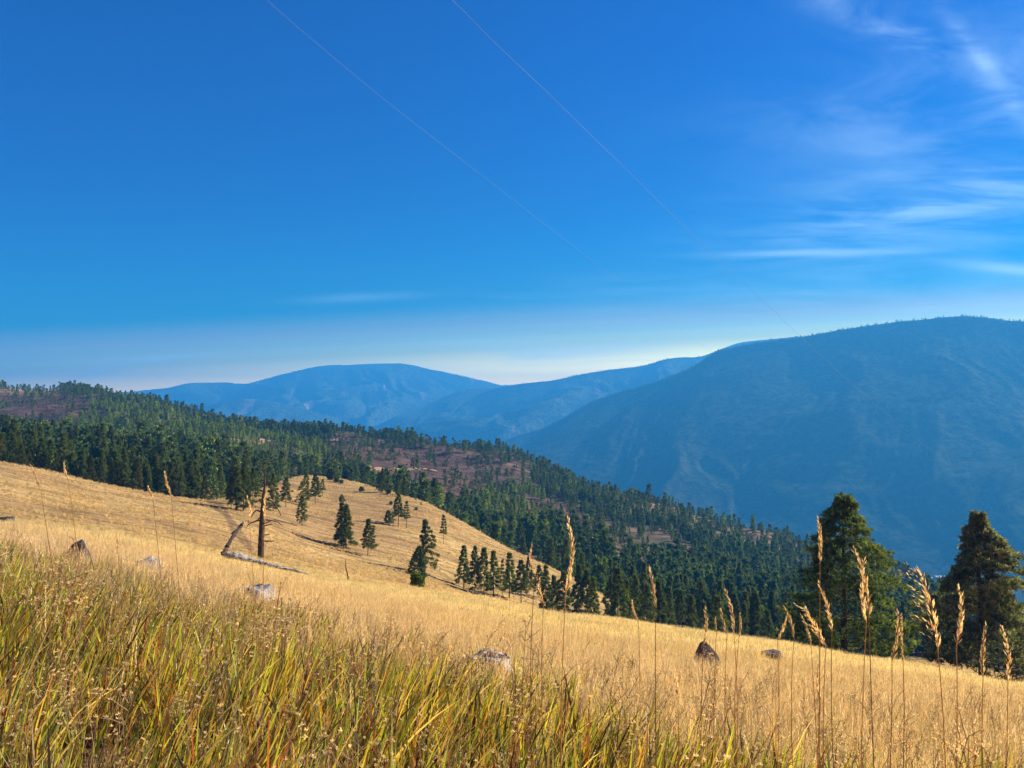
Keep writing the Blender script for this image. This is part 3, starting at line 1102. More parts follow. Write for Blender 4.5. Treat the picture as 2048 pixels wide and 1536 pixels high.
def slope_keep(x, y):
    u = x / y
    ok = y < crest_y(u) * 1.03
    px, py = pixy(x, y)
    opn = inpoly(px, py, [(410, 945), (680, 935), (760, 1000), (1300, 1300), (300, 1040)]) & (y < 420)
    n = fbm(x * 0.10, y * 0.25, 3)
    n2 = fbm(x * 0.02 + 30, y * 0.035, 4)
    trk = inpoly(px, py, [(408, 1000), (440, 1004), (470, 1045), (514, 1100), (490, 1108), (455, 1062), (425, 1020)]) & (y < 320)
    ok &= ~(trk & (rng.random(len(x)) < 0.8))
    opn &= ~trk
    return (ok | opn) & (rng.random(len(x)) < np.clip((n - 0.28) * 2.2, 0.08, 1) * np.clip(1.5 - (n2 - 0.45) * 5, 0.3, 1))


grass_field('tussock_grass', 110000, 70, 400, SLOPE_TUFT, 4, 0.7, 1.25, 'short golden bunch grass on the far slope', keep=slope_keep, pad=10, tilt=0.1)


# ------------------------------------------------------------------ conifers
def crown_mesh(name, h, prof, nb, nt, mq, qlen, qwid, mat, seed, t0=0.12, rise=0.12, droop=0.25, cols=None, asym=0.15, lumps=0.3, inner=0.3, spreadb=0.32, limbs=None, lean=0.0):
    g = np.random.default_rng(seed)
    cols = np.array(cols if cols is not None else [(0.035, 0.062, 0.020), (0.055, 0.085, 0.026), (0.028, 0.050, 0.022), (0.075, 0.10, 0.030)])
    per = 5
    nwh = max(1, nb // per)
    t = t0 + (0.985 - t0) * np.minimum((np.arange(nb) // per + g.uniform(-0.16, 0.16, nb) + 0.5) / nwh, 1.0)
    az = np.arange(nb) * 2.399963 + g.normal(0, 0.35, nb)
    # lumps: some boughs longer, some sparse
    lump = 1 + lumps * (2 * fbm(np.cos(az) * 1.3 + seed, t * 7 + np.sin(az) * 1.3, 2) - 1) * 1.8
    L = prof(t) * h * g.uniform(0.82, 1.08, nb) * lump * (1 + asym * np.cos(az - g.uniform(0, 6)))
    L = np.maximum(L, 0.02 * h)
    V, Q, C = [], [], []
    dirx, diry = np.cos(az), np.sin(az)
    bs = np.repeat(np.arange(nb), nt)
    s = inner + (1 - inner) * np.sqrt(g.random(nb * nt))
    lat = g.normal(0, spreadb, nb * nt) * L[bs] * s * 0.6
    rs = rise * g.uniform(0.3, 1.5, nb)[bs] + 0.30 * np.clip(t[bs] - 0.72, 0, 1) * 2
    px = dirx[bs] * L[bs] * s - diry[bs] * lat + lean * t[bs] * h
    py = diry[bs] * L[bs] * s + dirx[bs] * lat
    pz = t[bs] * h + L[bs] * (rs * s - droop * s * s) + g.normal(0, 0.007 * h, nb * nt)
    P = np.stack([px, py, pz], 1)
    top = np.array([[lean * h, 0, h * 0.985]]) + g.normal(0, 0.006 * h, (8, 3)) - np.array([[0, 0, 1]]) * g.random((8, 1)) * 0.05 * h
    P = np.vstack([P, top])
    dcol = cols[g.integers(len(cols), size=len(P))] * g.uniform(0.7, 1.4, (len(P), 1))
    outd = np.vstack([np.stack([dirx[bs], diry[bs], 0.25 + 0 * s], 1), np.tile([[0, 0, 1.0]], (8, 1))])
    n = len(P)
    PP = np.repeat(P, mq, 0)
    D = np.repeat(outd, mq, 0) + g.normal(0, 0.75, (n * mq, 3)) + np.array([0, 0, 0.15])
    D /= np.linalg.norm(D, axis=1)[:, None]
    S = np.cross(D, g.normal(size=(n * mq, 3)))
    S /= np.linalg.norm(S, axis=1)[:, None]
    ql = qlen * g.uniform(0.7, 1.25, (n * mq, 1))
    qw = qwid * g.uniform(0.7, 1.25, (n * mq, 1))
    PP = PP + g.normal(0, qlen * (0.18 if mq < 10 else 0.10), PP.shape)
    v0 = PP - S * qw * 0.35
    v1 = PP + S * qw * 0.35
    v2 = PP + D * ql + S * qw * 0.5
    v3 = PP + D * ql - S * qw * 0.5
    V = np.stack([v0, v1, v2, v3], 1).reshape(-1, 3)
    i = np.arange(n * mq)[:, None] * 4
    Q = i + np.array([[0, 1, 2, 3]])
    C = np.repeat(np.repeat(dcol, mq, 0) * g.uniform(0.85, 1.15, (n * mq, 1)), 4, 0)
    me = mesh_np(name, V, Q, [mat], C)
    if limbs is not None:
        for k in range(nb):
            ss = np.linspace(0, 0.92, 4)
            r_ = rise + 0.30 * max(0, t[k] - 0.72) * 2
            pts = np.stack([dirx[k] * L[k] * ss + lean * t[k] * h, diry[k] * L[k] * ss, t[k] * h + L[k] * (r_ * ss - droop * ss * ss)], 1)
            limbs.tube(pts, np.linspace(0.009, 0.002, 4) * h * 0.30 * (1.1 - t[k]), 4, cap=False)
    return me


def trunk_mesh(name, h, r, seed, lean=0.0, top=0.93, limbs=None):
    mb = limbs if limbs is not None else MB()
    zs = np.array([-0.03, 0.0, 0.04, 0.2, 0.45, 0.7, top]) * h
    rr = np.array([1.35, 1.25, 1.05, 0.9, 0.68, 0.4, 0.10]) * r
    g = np.random.default_rng(seed)
    pts = np.stack([lean * zs + g.normal(0, 0.003 * h, 7), g.normal(0, 0.003 * h, 7), zs], 1)
    mb.tube(pts, rr, 8, cap=True)
    return mb.mesh(name, [M_BARK], smooth=True)


def p_pine(t):      # irregular pine, rounded top
    return np.interp(t, [0, 0.15, 0.35, 0.55, 0.75, 0.9, 1.0], [0.13, 0.185, 0.175, 0.135, 0.085, 0.04, 0.004])


def p_fir(t):       # regular cone
    return np.interp(t, [0, 0.1, 0.35, 0.7, 1.0], [0.17, 0.20, 0.165, 0.085, 0.004])


def p_narrow(t):
    return np.interp(t, [0, 0.2, 0.5, 0.8, 1.0], [0.09, 0.135, 0.10, 0.048, 0.002])


def p_bushy(t):
    return np.interp(t, [0, 0.15, 0.4, 0.7, 0.9, 1.0], [0.26, 0.36, 0.36, 0.25, 0.12, 0.02])


def p_shrub(t):
    return np.interp(t, [0, 0.2, 0.6, 0.9, 1.0], [0.42, 0.5, 0.46, 0.25, 0.05])


DKG = [(0.085, 0.120, 0.032), (0.135, 0.170, 0.045), (0.050, 0.080, 0.028), (0.175, 0.205, 0.055)]
YLG = [(0.10, 0.15, 0.03), (0.14, 0.20, 0.035), (0.08, 0.13, 0.03), (0.18, 0.22, 0.045)]
OLV = [(0.11, 0.115, 0.035), (0.08, 0.095, 0.030), (0.15, 0.135, 0.045), (0.055, 0.070, 0.026)]

# mid-distance kinds, height 1 unit = 10 m tree; (crown, trunk)
KIND = {}


def make_kind(key, prof, cols, nb, nt, mq, ql, qw, t0, seed, asym=0.2, lumps=0.35, droop=0.25, rise=0.1, r=0.011):
    h = 10.0
    KIND[key] = (crown_mesh('crown_' + key, h, prof, nb, nt, mq, ql, qw, M_CROWN, seed, t0=t0, cols=cols, asym=asym, lumps=lumps, droop=droop, rise=rise),
                 trunk_mesh('trunk_' + key, h, h * r, seed))


for i in range(3):
    make_kind('pine%d' % i, p_pine, DKG, 58, 25, 6, 0.34, 0.085, 0.20 + 0.05 * i, 300 + i, asym=0.3, lumps=0.5)
    make_kind('fir%d' % i, p_fir, [DKG, OLV, DKG][i], 76, 23, 6, 0.34, 0.08, 0.08, 310 + i, asym=0.15, lumps=0.4)
    make_kind('narrow%d' % i, p_narrow, [DKG, YLG, DKG][i], 60, 20, 6, 0.31, 0.08, 0.16, 320 + i, asym=0.2, lumps=0.4)
make_kind('open', p_pine, DKG, 36, 21, 6, 0.34, 0.09, 0.36, 330, asym=0.3, lumps=0.6)
make_kind('bushy', p_bushy, DKG, 70, 18, 4, 0.6, 0.26, 0.03, 331)
make_kind('shrub', p_shrub, YLG, 60, 16, 5, 1.1, 0.5, 0.03, 332, droop=0.0, rise=0.35)
make_kind('dkshrub', p_shrub, DKG, 60, 16, 5, 1.1, 0.5, 0.03, 333, droop=0.0, rise=0.35)

NTREE = [0]
ORD = ['first', 'second', 'third', 'fourth', 'fifth', 'sixth', 'seventh', 'eighth', 'ninth', 'tenth', 'eleventh', 'twelfth', 'thirteenth']


def ordinal(i, n):
    return '%s from the left' % ORD[i] if i < (n + 1) // 2 else '%s from the right' % ORD[n - 1 - i]


SHAPE = {'fir': 'broad-based', 'pin': 'round-topped', 'nar': 'slender', 'ope': 'thin open'}
LANDX = [(120, 'at the left edge of the photo'), (240, 'above the dark boulder'), (330, 'above the pale low rock'), (430, 'left of the track'), (520, 'left of the snag'),
         (600, 'right of the snag'), (700, 'behind the grey-green grove'), (900, 'above the golden spur'), (1063, 'left of the thin seed stalk'), (1135, 'left of the very tall stalk'),
         (1298, 'right of the very tall stalk'), (1405, 'left of the pointed rock'), (1500, 'above the bunched seed heads'), (1600, 'left of the big green pine'),
         (1790, 'behind the big green pine'), (1890, 'between the two big pines'), (9999, 'behind the cone-shaped pine')]



def place_tree(x, y, h, key, label, cat='tree', group=None, name='conifer_tree', wf=1.0):
    o = empty(name, (x, y, gz(x, y) - 0.15))
    s = h / 10.0
    o.scale = (s * wf, s * wf, s)
    o.rotation_euler = (0, 0, random.uniform(0, 6.28))
    cm, tm = KIND[key]
    mkobj('crown', cm, o)
    mkobj('trunk', tm, o)
    setp(o, label, cat, group)
    NTREE[0] += 1
    return o


def tree_px(px, pb, pt, key, label, group=None, name='conifer_tree', cat='tree', ymin=70, ymax=600, wf=1.0, Y=None):
    if Y is None:
        x, y, z = hit(px, pb, ymin, ymax)
    else:
        u, _ = ray(px, pb)
        x, y = float(u) * Y, Y
    zg = gz(x, y)
    _, et = ray(px, pt)
    h = float(et) * y - zg
    return place_tree(x, y, max(h, 0.8), key, label, cat, group, name, wf)


T = tree_px
T(604, 1052, 990, 'pine0', 'young pine standing alone just right of the bare snag, below a taller grove')
T(683, 1092, 1003, 'narrow0', 'slimmer left tree of the touching pair on the open golden slope', wf=1.25)
T(692, 1096, 1008, 'fir0', 'broader right tree of the touching pair on the open golden slope', wf=1.05)
T(736, 1112, 1038, 'pine1', 'lone feathery pine right of the touching pair on the golden slope', wf=1.15)
T(683, 1004, 988, 'bushy', 'small dark conical evergreen directly above the touching pair of pines')
T(776, 1046, 1020, 'bushy', 'low dark evergreen at the left foot of the trio on the upper golden slope')
T(797, 1053, 986, 'pine2', 'tallest and darkest pine of the trio on the upper golden slope')
T(813, 1056, 1002, 'open', 'thin right-hand pine of the trio on the upper golden slope', wf=1.0)
T(887, 1088, 1029, 'open', 'solitary thin pine with a bare lower trunk high on the golden slope', wf=0.9)
T(850, 1150, 1040, 'pine0', 'tall ragged pine with a crooked outline above the yellow-green bush', wf=0.95)
T(838, 1152, 1092, 'bushy', 'squat dark evergreen against the left side of the tall ragged pine', wf=0.8)
T(835, 1178, 1146, 'shrub', 'small yellow-green bush on the meadow crest below the tall ragged pine', name='bush', cat='bush', ymin=30, wf=0.85)
T(928, 1176, 1089, 'narrow0', 'narrow dark pine left of the grove at the foot of the golden slope', wf=1.2)
GRV = 'pines of the grove at the foot of the golden slope'
T(950, 1188, 1092, 'pine1', 'leftmost tall pine of the grove at the foot of the golden slope', wf=0.8)
T(968, 1192, 1096, 'pine0', 'second pine from the left in the grove at the foot of the golden slope')
T(987, 1195, 1099, 'narrow2', 'dark pine third from the left in the grove at the foot of the golden slope', wf=1.2)
T(1005, 1196, 1118, 'open', 'bare-stemmed pine in the gap of the grove at the foot of the golden slope', wf=0.6)
T(1019, 1196, 1103, 'narrow1', 'pointed bright green pine right of the bare-stemmed one', wf=1.2)
CRX = [1042, 1058, 1078, 1092, 1108, 1128, 1158, 1174, 1188, 1222, 1236, 1254, 1272, 1296, 1318, 1340, 1362, 1384, 1408, 1436, 1470, 1490, 1512, 1536, 1560]
for px, pb, pt, k in [(1042, 1206, 1120, 'pine2'), (1058, 1208, 1112, 'fir0'), (1078, 1212, 1130, 'pine0'), (1092, 1214, 1128, 'narrow0'), (1108, 1216, 1150, 'fir2'),
                      (1128, 1220, 1142, 'pine1'), (1158, 1226, 1128, 'fir0'), (1174, 1228, 1140, 'pine2'), (1188, 1230, 1152, 'narrow0'), (1222, 1238, 1150, 'fir2'),
                      (1236, 1240, 1136, 'pine0'), (1254, 1243, 1158, 'narrow2'), (1272, 1246, 1150, 'fir0'), (1296, 1250, 1168, 'pine1'), (1318, 1254, 1160, 'fir2'),
                      (1340, 1258, 1172, 'narrow0'), (1362, 1262, 1180, 'pine2'), (1384, 1266, 1190, 'fir0'), (1408, 1270, 1200, 'narrow2'), (1436, 1275, 1192, 'pine0'),
                      (1470, 1282, 1185, 'fir0'), (1490, 1286, 1205, 'narrow0'), (1512, 1290, 1182, 'fir2'), (1536, 1296, 1220, 'pine1'), (1560, 1300, 1245, 'fir0')]:
    cresti = CRX.index(px)
    T(px, pb, pt, k, 'dark conifer close behind the right golden meadow crest, %s' % ordinal(cresti, len(CRX)), group='conifers behind the meadow crest', Y=random.uniform(150, 200))
T(831, 1005, 987, 'open', 'small pale pine near the top edge of the golden slope, upper of two')
T(842, 1014, 1002, 'open', 'small pale pine near the top edge of the golden slope, lower of two')
T(782, 1009, 1002, 'dkshrub', 'tiny dark bush left of the two small pale pines on the golden slope', name='bush', cat='bush')
T(833, 1020, 1014, 'dkshrub', 'tiny dark bush below the two small pale pines on the golden slope', name='bush', cat='bush')
T(765, 986, 936, 'fir0', 'conical tree on the far brow of the golden slope below the dirt road', wf=1.0)
T(777, 988, 978, 'dkshrub', 'little bush at the right foot of the conical tree on the brow', name='bush', cat='bush')
T(739, 968, 938, 'fir2', 'dark tree on the brow left of the conical tree, under the dirt road')
T(722, 983, 973, 'dkshrub', 'little dark bush with a shadow on the upper golden slope', name='bush', cat='bush')
T(689, 976, 972, 'narrow1', 'tiny pale sapling in dry grass below the brow bushes')
T(674, 965, 954, 'dkshrub', 'dark round bush on the brow, left of a pair', name='bush', cat='bush')
T(683, 967, 959, 'dkshrub', 'dark round bush on the brow, right of a pair', name='bush', cat='bush')
T(662, 960, 938, 'dkshrub', 'broad dark thicket bush at the left end of the brow', name='bush', cat='bush', wf=0.9)
for px, pb, pt, k in [(652, 952, 916, 'narrow1'), (668, 953, 922, 'fir2'), (688, 954, 917, 'narrow1'), (700, 955, 926, 'fir0'), (712, 958, 920, 'narrow1'), (724, 960, 925, 'fir2'), (795, 990, 955, 'fir0'), (808, 994, 950, 'narrow0')]:
    T(px, pb, pt, k, 'bright green young conifer on the far brow of the golden slope, %s' % ordinal([652, 668, 688, 700, 712, 724, 795, 808].index(px), 8), group='young conifers on the brow')
T(612, 1012, 944, 'pine0', 'left tree of the loose grey-green pine grove right of the snag')
T(630, 1010, 948, 'pine2', 'middle tree of the loose grey-green pine grove right of the snag', wf=1.1)
T(645, 992, 958, 'open', 'right outer tree of the loose grey-green pine grove right of the snag', wf=1.3)
T(572, 1014, 954, 'pine1', 'bushy dark pine just behind the snag on its right', wf=1.1)
T(546, 1022, 945, 'fir0', 'brownish green pine close behind the snag trunk')
T(462, 1018, 950, 'pine2', 'left tree of the dark clump beside the track left of the snag')
T(472, 1020, 932, 'pine0', 'middle tree of the dark clump beside the track left of the snag')
T(487, 1022, 926, 'fir2', 'right tree of the dark clump beside the track left of the snag')
T(505, 1012, 935, 'pine1', 'pine filling the gap between the track clump and the snag')
rowx = [(-20, 872), (10, 867), (31, 866), (54, 866), (70, 885), (84, 898), (104, 906), (118, 900), (137, 902), (152, 915), (170, 905), (190, 912), (205, 908), (226, 918), (246, 914),
        (262, 925), (273, 908), (297, 915), (318, 930), (332, 905), (348, 935), (362, 925), (382, 938), (398, 936), (415, 940), (428, 950)]
for j, (px, pt) in enumerate(rowx):
    u, _ = ray(px, 900)
    cy = float(crest_y(float(u))) + random.uniform(6, 20)
    T(px, 0, pt, ['fir1', 'fir1', 'pine0', 'fir0'][j % 4] if px < 230 else ['pine0', 'fir1', 'narrow0', 'fir1'][j % 4],
      'olive conifer in the row edging the left golden slope, %s' % ordinal(j, 26), group='row of conifers on the left slope edge', Y=cy, wf=1.12 if px < 100 else 1.0)


# ---- the two big near pines, each with its own detailed crown
def big_pine(px, pt, pb, Y, prof, label, seed, cols, nb=150, lean=0.0, t0=0.05):
    u, _ = ray(px, pb)
    x = float(u) * Y
    zg = gz(x, Y) - 0.2
    _, et = ray(px, pt)
    h = float(et) * Y - zg
    o = empty('pine_tree', (x, Y, zg))
    lm = MB()
    cm = crown_mesh('pine_crown', h, prof, nb, 24, 15, 0.28, 0.050, M_CROWN, seed, t0=t0, cols=cols, asym=0.08, lumps=0.34, inner=0.25, rise=0.32, droop=0.22, spreadb=0.34, limbs=lm, lean=lean)
    tm = trunk_mesh('pine_trunk', h, 0.26, seed, lean=lean, limbs=lm)
    mkobj('crown', cm, o)
    mkobj('trunk', tm, o)
    setp(o, label, 'tree')
    NTREE[0] += 1
    return o


GRN = [(0.10, 0.145, 0.050), (0.14, 0.185, 0.070), (0.055, 0.09, 0.04), (0.19, 0.23, 0.085), (0.12, 0.165, 0.08)]
GRY = [(0.15, 0.175, 0.095), (0.20, 0.22, 0.13), (0.08, 0.10, 0.06), (0.27, 0.27, 0.17)]
big_pine(1690, 990, 1318, 64, lambda t: np.interp(t, [0, 0.1, 0.3, 0.45, 0.62, 0.70, 0.85, 0.93, 1.0], [0.27, 0.31, 0.31, 0.27, 0.22, 0.185, 0.115, 0.075, 0.015]),
         'big bushy green pine with a rounded ragged top on the meadow edge, left of two', 501, GRN, nb=185)
big_pine(1966, 1026, 1366, 56, lambda t: np.interp(t, [0, 0.1, 0.3, 0.5, 0.7, 0.85, 0.95, 1.0], [0.29, 0.33, 0.285, 0.225, 0.15, 0.085, 0.035, 0.005]),
         'big grey-green cone-shaped pine at the right edge of the photo', 502, GRY, nb=200, t0=0.09)

# ------------------------------------------------------------------ wooded hill: candidates for every tree
def visible_mask(x, y, z, h):
    u = x / y
    # running horizon of the land in front of the tree
    ok = np.zeros(len(x), bool)
    iu = np.clip(((u - U0[0]) / (U0[-1] - U0[0]) * (NU - 1)).astype(int), 0, NU - 1)
    E = np.maximum.accumulate(TZ / TY[None, :], axis=1)
    iy = np.clip(np.searchsorted(TY, y * 0.96), 0, NY - 1)
    e0 = E[iu, iy]
    return (z + h) / y > e0


def forest_points():
    n = 66000
    y = np.sqrt(rng.random(n) * (1250.0 ** 2 - 205.0 ** 2) + 205.0 ** 2)
    x = rng.uniform(-0.78, 0.78, n) * y
    u = x / y
    z = ground(x, y)
    px, py = unray(u, z / y)
    YH = np.interp(u, TU, nodeY[:, 12])
    k = (y > crest_y(u) * 1.04 + 6) & (y < YH * 1.12)
    opn = inpoly(px, py, [(410, 945), (640, 945), (700, 960), (760, 1010), (600, 1060), (400, 1010)]) & (y < 420)
    n1 = fbm(x * 0.013, y * 0.013, 4)
    dens = np.clip(0.35 + (n1 - 0.38) * 3.2, 0.22, 1.0)
    for bi, P in enumerate(BURNT):
        isb = inpoly(px, py, P) & (y > 380)
        dens = np.where(isb, 0.11 if bi == 0 else 0.24, dens)
    sky_py = np.interp(px, kx, [COLS[q][12][1] for q in kx])
    dens = np.where((px > 1150) & (py < sky_py + 26) & (y > 350), 0.28, dens)
    dens = np.where((px < 115) & (py < sky_py + 12) & (y > 600), 0.14, dens)
    dens = np.where(inpoly(px, py, [(722, 925), (880, 925), (885, 958), (722, 962)]) & (y > 380), 0.06, dens)
    dens = np.where(opn, 0.35, dens)
    n2 = fbm(x * 0.02 + 77, y * 0.02, 3)
    dens = np.where((px > 1000) & (y < 560) & (n2 > 0.60), 0.10, dens)
    k &= rng.random(n) < dens
    x, y, z, px, py, u = x[k], y[k], z[k], px[k], py[k], u[k]
    m = len(x)
    h = rng.normal(6.6, 1.9, m)
    h = np.where(y < 430, rng.normal(9.2, 2.8, m), h)
    young = np.zeros(m, bool)
    for P in YOUNG:
        young |= inpoly(px, py, P) & (y > 380)
    h = np.where(young, rng.normal(5.6, 1.3, m), h)
    burnt = np.zeros(m, bool)
    for P in BURNT:
        burnt |= inpoly(px, py, P) & (y > 380)
    h = np.where(burnt, rng.normal(4.6, 2.2, m), h)
    sky_py = np.interp(px, kx, [COLS[q][12][1] for q in kx])
    ridge = (py < sky_py + 14) & (y > 350)
    h = np.where(ridge, rng.normal(7.0, 2.3, m), h)
    h = np.clip(h, 2.5, 18)
    vis = visible_mask(x, y, z, h)
    return [a[vis] for a in (x, y, z, h, px, py, young, burnt)]


fx, fy_, fz, fh, fpx, fpy, fyoung, fburnt = forest_points()
order = np.argsort(-(fh / fy_))
NIND = 298 - NTREE[0]
inframe = (fpx[order] > -15) & (fpx[order] < 2063)
ind = order[inframe][:NIND]
rest = np.setdiff1d(np.arange(len(fx)), ind)
print('hand trees', NTREE[0], 'forest candidates', len(fx), 'individual', len(ind), 'min Y', fy_[ind].min(), 'max', fy_[ind].max())
q1, q2 = np.quantile(fy_[ind], [0.33, 0.67])
keys = ['fir0', 'pine0', 'narrow0', 'fir2', 'pine1', 'narrow2', 'fir0', 'pine2', 'narrow0']
for j, i in enumerate(ind):
    kk_ = keys[j % 9]
    if fpx[i] < 700:
        wood, grp = 'left wood', 'wood behind the left slope'
    elif fpx[i] < 1063:
        wood, grp = 'gully wood', 'wood in the gully beyond the spur'
    else:
        wood, grp = 'lower right forest', 'lower forest on the right'
    land = [t_ for lim, t_ in LANDX if fpx[i] < lim][0]
    near_ = 'front' if fy_[i] < q1 else ('middle' if fy_[i] < q2 else 'back')
    lab = '%s conifer in the %s of the %s, %s' % (SHAPE[kk_[:3]], near_, wood, land)
    place_tree(float(fx[i]), float(fy_[i]), float(fh[i]), keys[j % 9], lab, 'tree', grp, wf=random.uniform(0.85, 1.15))

# far kinds: light meshes
def far_kind(i, prof, cols, nb=34, seed=0, w=1.0):
    me = crown_mesh('far%d' % i, 10.0, prof, nb, 5, 2, 1.15, 0.42, M_FARCROWN, 600 + i + seed, t0=0.06, cols=cols, asym=0.12, lumps=0.25, inner=0.2, droop=0.45)
    return bpy.data.objects.new('far_%02d' % i, me)


BRT = [(0.19, 0.27, 0.03), (0.27, 0.35, 0.04), (0.12, 0.19, 0.035), (0.33, 0.37, 0.05)]
TEAL = [(0.105, 0.155, 0.045), (0.155, 0.205, 0.055), (0.070, 0.110, 0.040)]
GREYT = [(0.10, 0.09, 0.07), (0.13, 0.11, 0.08)]
far_objs = [far_kind(0, p_fir, TEAL), far_kind(1, p_narrow, TEAL, 30), far_kind(2, p_pine, TEAL), far_kind(3, p_fir, DKG), far_kind(4, p_narrow, BRT, 30), far_kind(5, p_fir, BRT),
            far_kind(6, p_bushy, TEAL), far_kind(7, p_narrow, GREYT, 9)]
FAR = coll('far conifers', far_objs)
m = len(rest)
rx, ry, rz_, rh, ryg, rbt, rpx = fx[rest], fy_[rest], fz[rest], fh[rest], fyoung[rest], fburnt[rest], fpx[rest]
idx = rng.choice([0, 1, 2, 3, 0, 1], m)
idx = np.where(ryg & (rng.random(m) < 0.72), rng.choice([4, 5, 4], m), idx)
idx = np.where(~ryg & (rng.random(m) < 0.06), 4, idx)
idx = np.where(rbt, rng.choice([0, 2, 6, 7, 7, 1], m), idx)
sc = rh / 10.0
wf = rng.uniform(0.85, 1.2, m)
scatter('forest', rx, ry, rng.uniform(0, 6.28, m), (rng.normal(0, 0.02, m), rng.normal(0, 0.02, m)), np.stack([sc * wf, sc * wf, sc], 1), idx, FAR,
        'dense conifer forest covering the hill across the gully', 'forest', Z=rz_ - 0.3)


# trees along the skyline and faces of the big mountains
def mountain_trees():
    X_, Y_, Z_, S_, I_ = [], [], [], [], []
    for key, ncrest, nface in [('mountain1', 2600, 9000), ('mountain3', 1500, 9000), ('mountain4', 300, 0), ('mountain5', 300, 0)]:
        X, Y, Z, t = MTN[key]
        nr, ns = X.shape
        r0 = int(np.argmin(np.abs(t)))
        for cnt, lo, hi in ((ncrest, r0 - 0.6, r0 + 2.5), (nface, r0 + 1, nr - 6)):
            if cnt == 0:
                continue
            a = rng.uniform(lo, hi, cnt)
            b = rng.uniform(0, ns - 1.01, cnt)
            i, j = np.floor(a).astype(int), np.floor(b).astype(int)
            p, q = a - i, b - j

            def f(A):
                return A[i, j] * (1 - p) * (1 - q) + A[i + 1, j] * p * (1 - q) + A[i, j + 1] * (1 - p) * q + A[i + 1, j + 1] * p * q
            x, y, z = f(X), f(Y), f(Z)
            kk = (np.abs(x / y) < 0.75)
            nn = fbm(x * 0.003, y * 0.003, 3)
            kk &= (nn > 0.42) | (cnt == ncrest)
            X_.append(x[kk]); Y_.append(y[kk]); Z_.append(z[kk] - 1)
            S_.append(rng.uniform(0.6, 1.4, kk.sum()))
            I_.append(rng.choice([0, 1, 2, 3], kk.sum()))
    x, y, z, s, i = map(np.concatenate, (X_, Y_, Z_, S_, I_))
    m = len(x)
    scatter('mountain_forest', x, y, rng.uniform(0, 6.28, m), (np.zeros(m), np.zeros(m)), np.stack([s, s, s], 1), i, FAR,
            'conifers bristling on the ridges of the blue mountains', 'forest', Z=z)


mountain_trees()

# ------------------------------------------------------------------ snag, logs, rocks
def snag():
    x, y, z = hit(521, 1116, 40, 120)
    o = empty('dead_tree', (x, y, z - 0.2))
    pxm = y / FPX
    h = (1116 - 918) * pxm
    mb = MB()
    zs = np.array([0, .05, .2, .35, .5, .62, .72, .82, .92, 1.0])
    offx = np.array([0, 0.0, .6, 1.5, 3, 4.5, 5.5, 6.5, 7.5, 8.5]) * pxm
    pts = np.stack([offx, 0 * zs, zs * h], 1)
    rr = np.array([7.0, 6.0, 5.5, 5.0, 4.4, 3.9, 1.9, 1.4, 1.0, 0.5]) * pxm
    # finer rings
    tt = np.linspace(0, 1, 40)
    P = np.stack([np.interp(tt, zs, pts[:, k]) for k in range(3)], 1)
    P[:, :2] += (np.random.default_rng(5).normal(0, 0.012, (40, 2)))
    mb.tube(P, np.interp(tt, zs, rr), 12, wob=0.10)
    mkobj('trunk', mb.mesh('snag_trunk', [M_SNAG], smooth=True), o)
    # branches: (height fraction, [(dx,dz) px steps], side)
    B = [(0.47, [(-14, 4), (-22, -2), (-34, -22)], 0.5), (0.39, [(-10, 0), (-20, -4), (-26, -10)], -0.4), (0.40, [(12, -2), (24, -5), (36, -14)], 0.5),
         (0.36, [(10, 2), (20, 6)], -0.6), (0.58, [(10, 6), (22, 0), (34, -12), (42, -26)], -0.5), (0.52, [(8, 5), (16, 4), (22, -4)], 0.8),
         (0.66, [(9, 6), (19, 6), (27, -2), (30, -8)], 0.3), (0.68, [(-8, 3), (-15, -3)], -0.3), (0.60, [(-10, -1), (-18, -8)], 0.5),
         (0.75, [(8, 4), (16, 2), (20, -4)], 0.3), (0.78, [(-7, 3), (-12, 0)], 0.2), (0.84, [(6, 2), (11, -2)], 0.5), (0.34, [(9, 0), (18, 2)], 0.5),
         (0.25, [(8, -1), (15, 0)], 0.5), (0.19, [(8, -1), (16, -2), (24, -1)], 0.2), (0.43, [(-9, -4), (-15, -10)], 0.9), (0.55, [(-6, 6), (-8, 12)], 0.2), (0.88, [(-5, 3), (-9, 1)], 0.4)]
    for k, (f, steps, dy) in enumerate(B):
        b0 = np.array([np.interp(f, zs, offx), 0, f * h])
        pp = [b0]
        for q, (dx, dz) in enumerate(steps):
            pp.append(b0 + np.array([dx * pxm, dy * abs(dx) * pxm, dz * pxm]))
        pp = np.array(pp)
        ts = np.linspace(0, len(pp) - 1, 3 * len(pp))
        P2 = np.stack([np.interp(ts, range(len(pp)), pp[:, c]) for c in range(3)], 1)
        P2[1:] += np.random.default_rng(k).normal(0, 0.02, (len(P2) - 1, 3))
        bm = MB()
        bm.tube(P2, np.linspace(0.085, 0.034, len(P2)) * (1.2 - 0.5 * f) * 1.25, 6, wob=0.1)
        if len(steps) > 2:
            g = np.random.default_rng(k + 50)
            for c in range(4):
                s0 = P2[g.integers(len(P2) // 2, len(P2))]
                bm.tube([s0, s0 + g.normal(0, 0.13, 3) + [0.05 * np.sign(steps[0][0]), 0, -0.08]], [0.022, 0.012], 4)
        mkobj('branch', bm.mesh('snag_branch', [M_SNAG], smooth=True), o)
    setp(o, 'tall bare dead tree trunk with crooked stub branches standing on the slope', 'dead tree')


snag()


def lumpy_tube(mb, P, rad, sides, seed, amp=0.18):
    P = np.asarray(P, float)
    tt = np.linspace(0, 1, 6 * len(P))
    s = np.linspace(0, 1, len(P))
    Q = np.stack([np.interp(tt, s, P[:, k]) for k in range(3)], 1)
    r = np.interp(tt, s, rad)
    mb.tube(Q, r, sides, wob=amp)


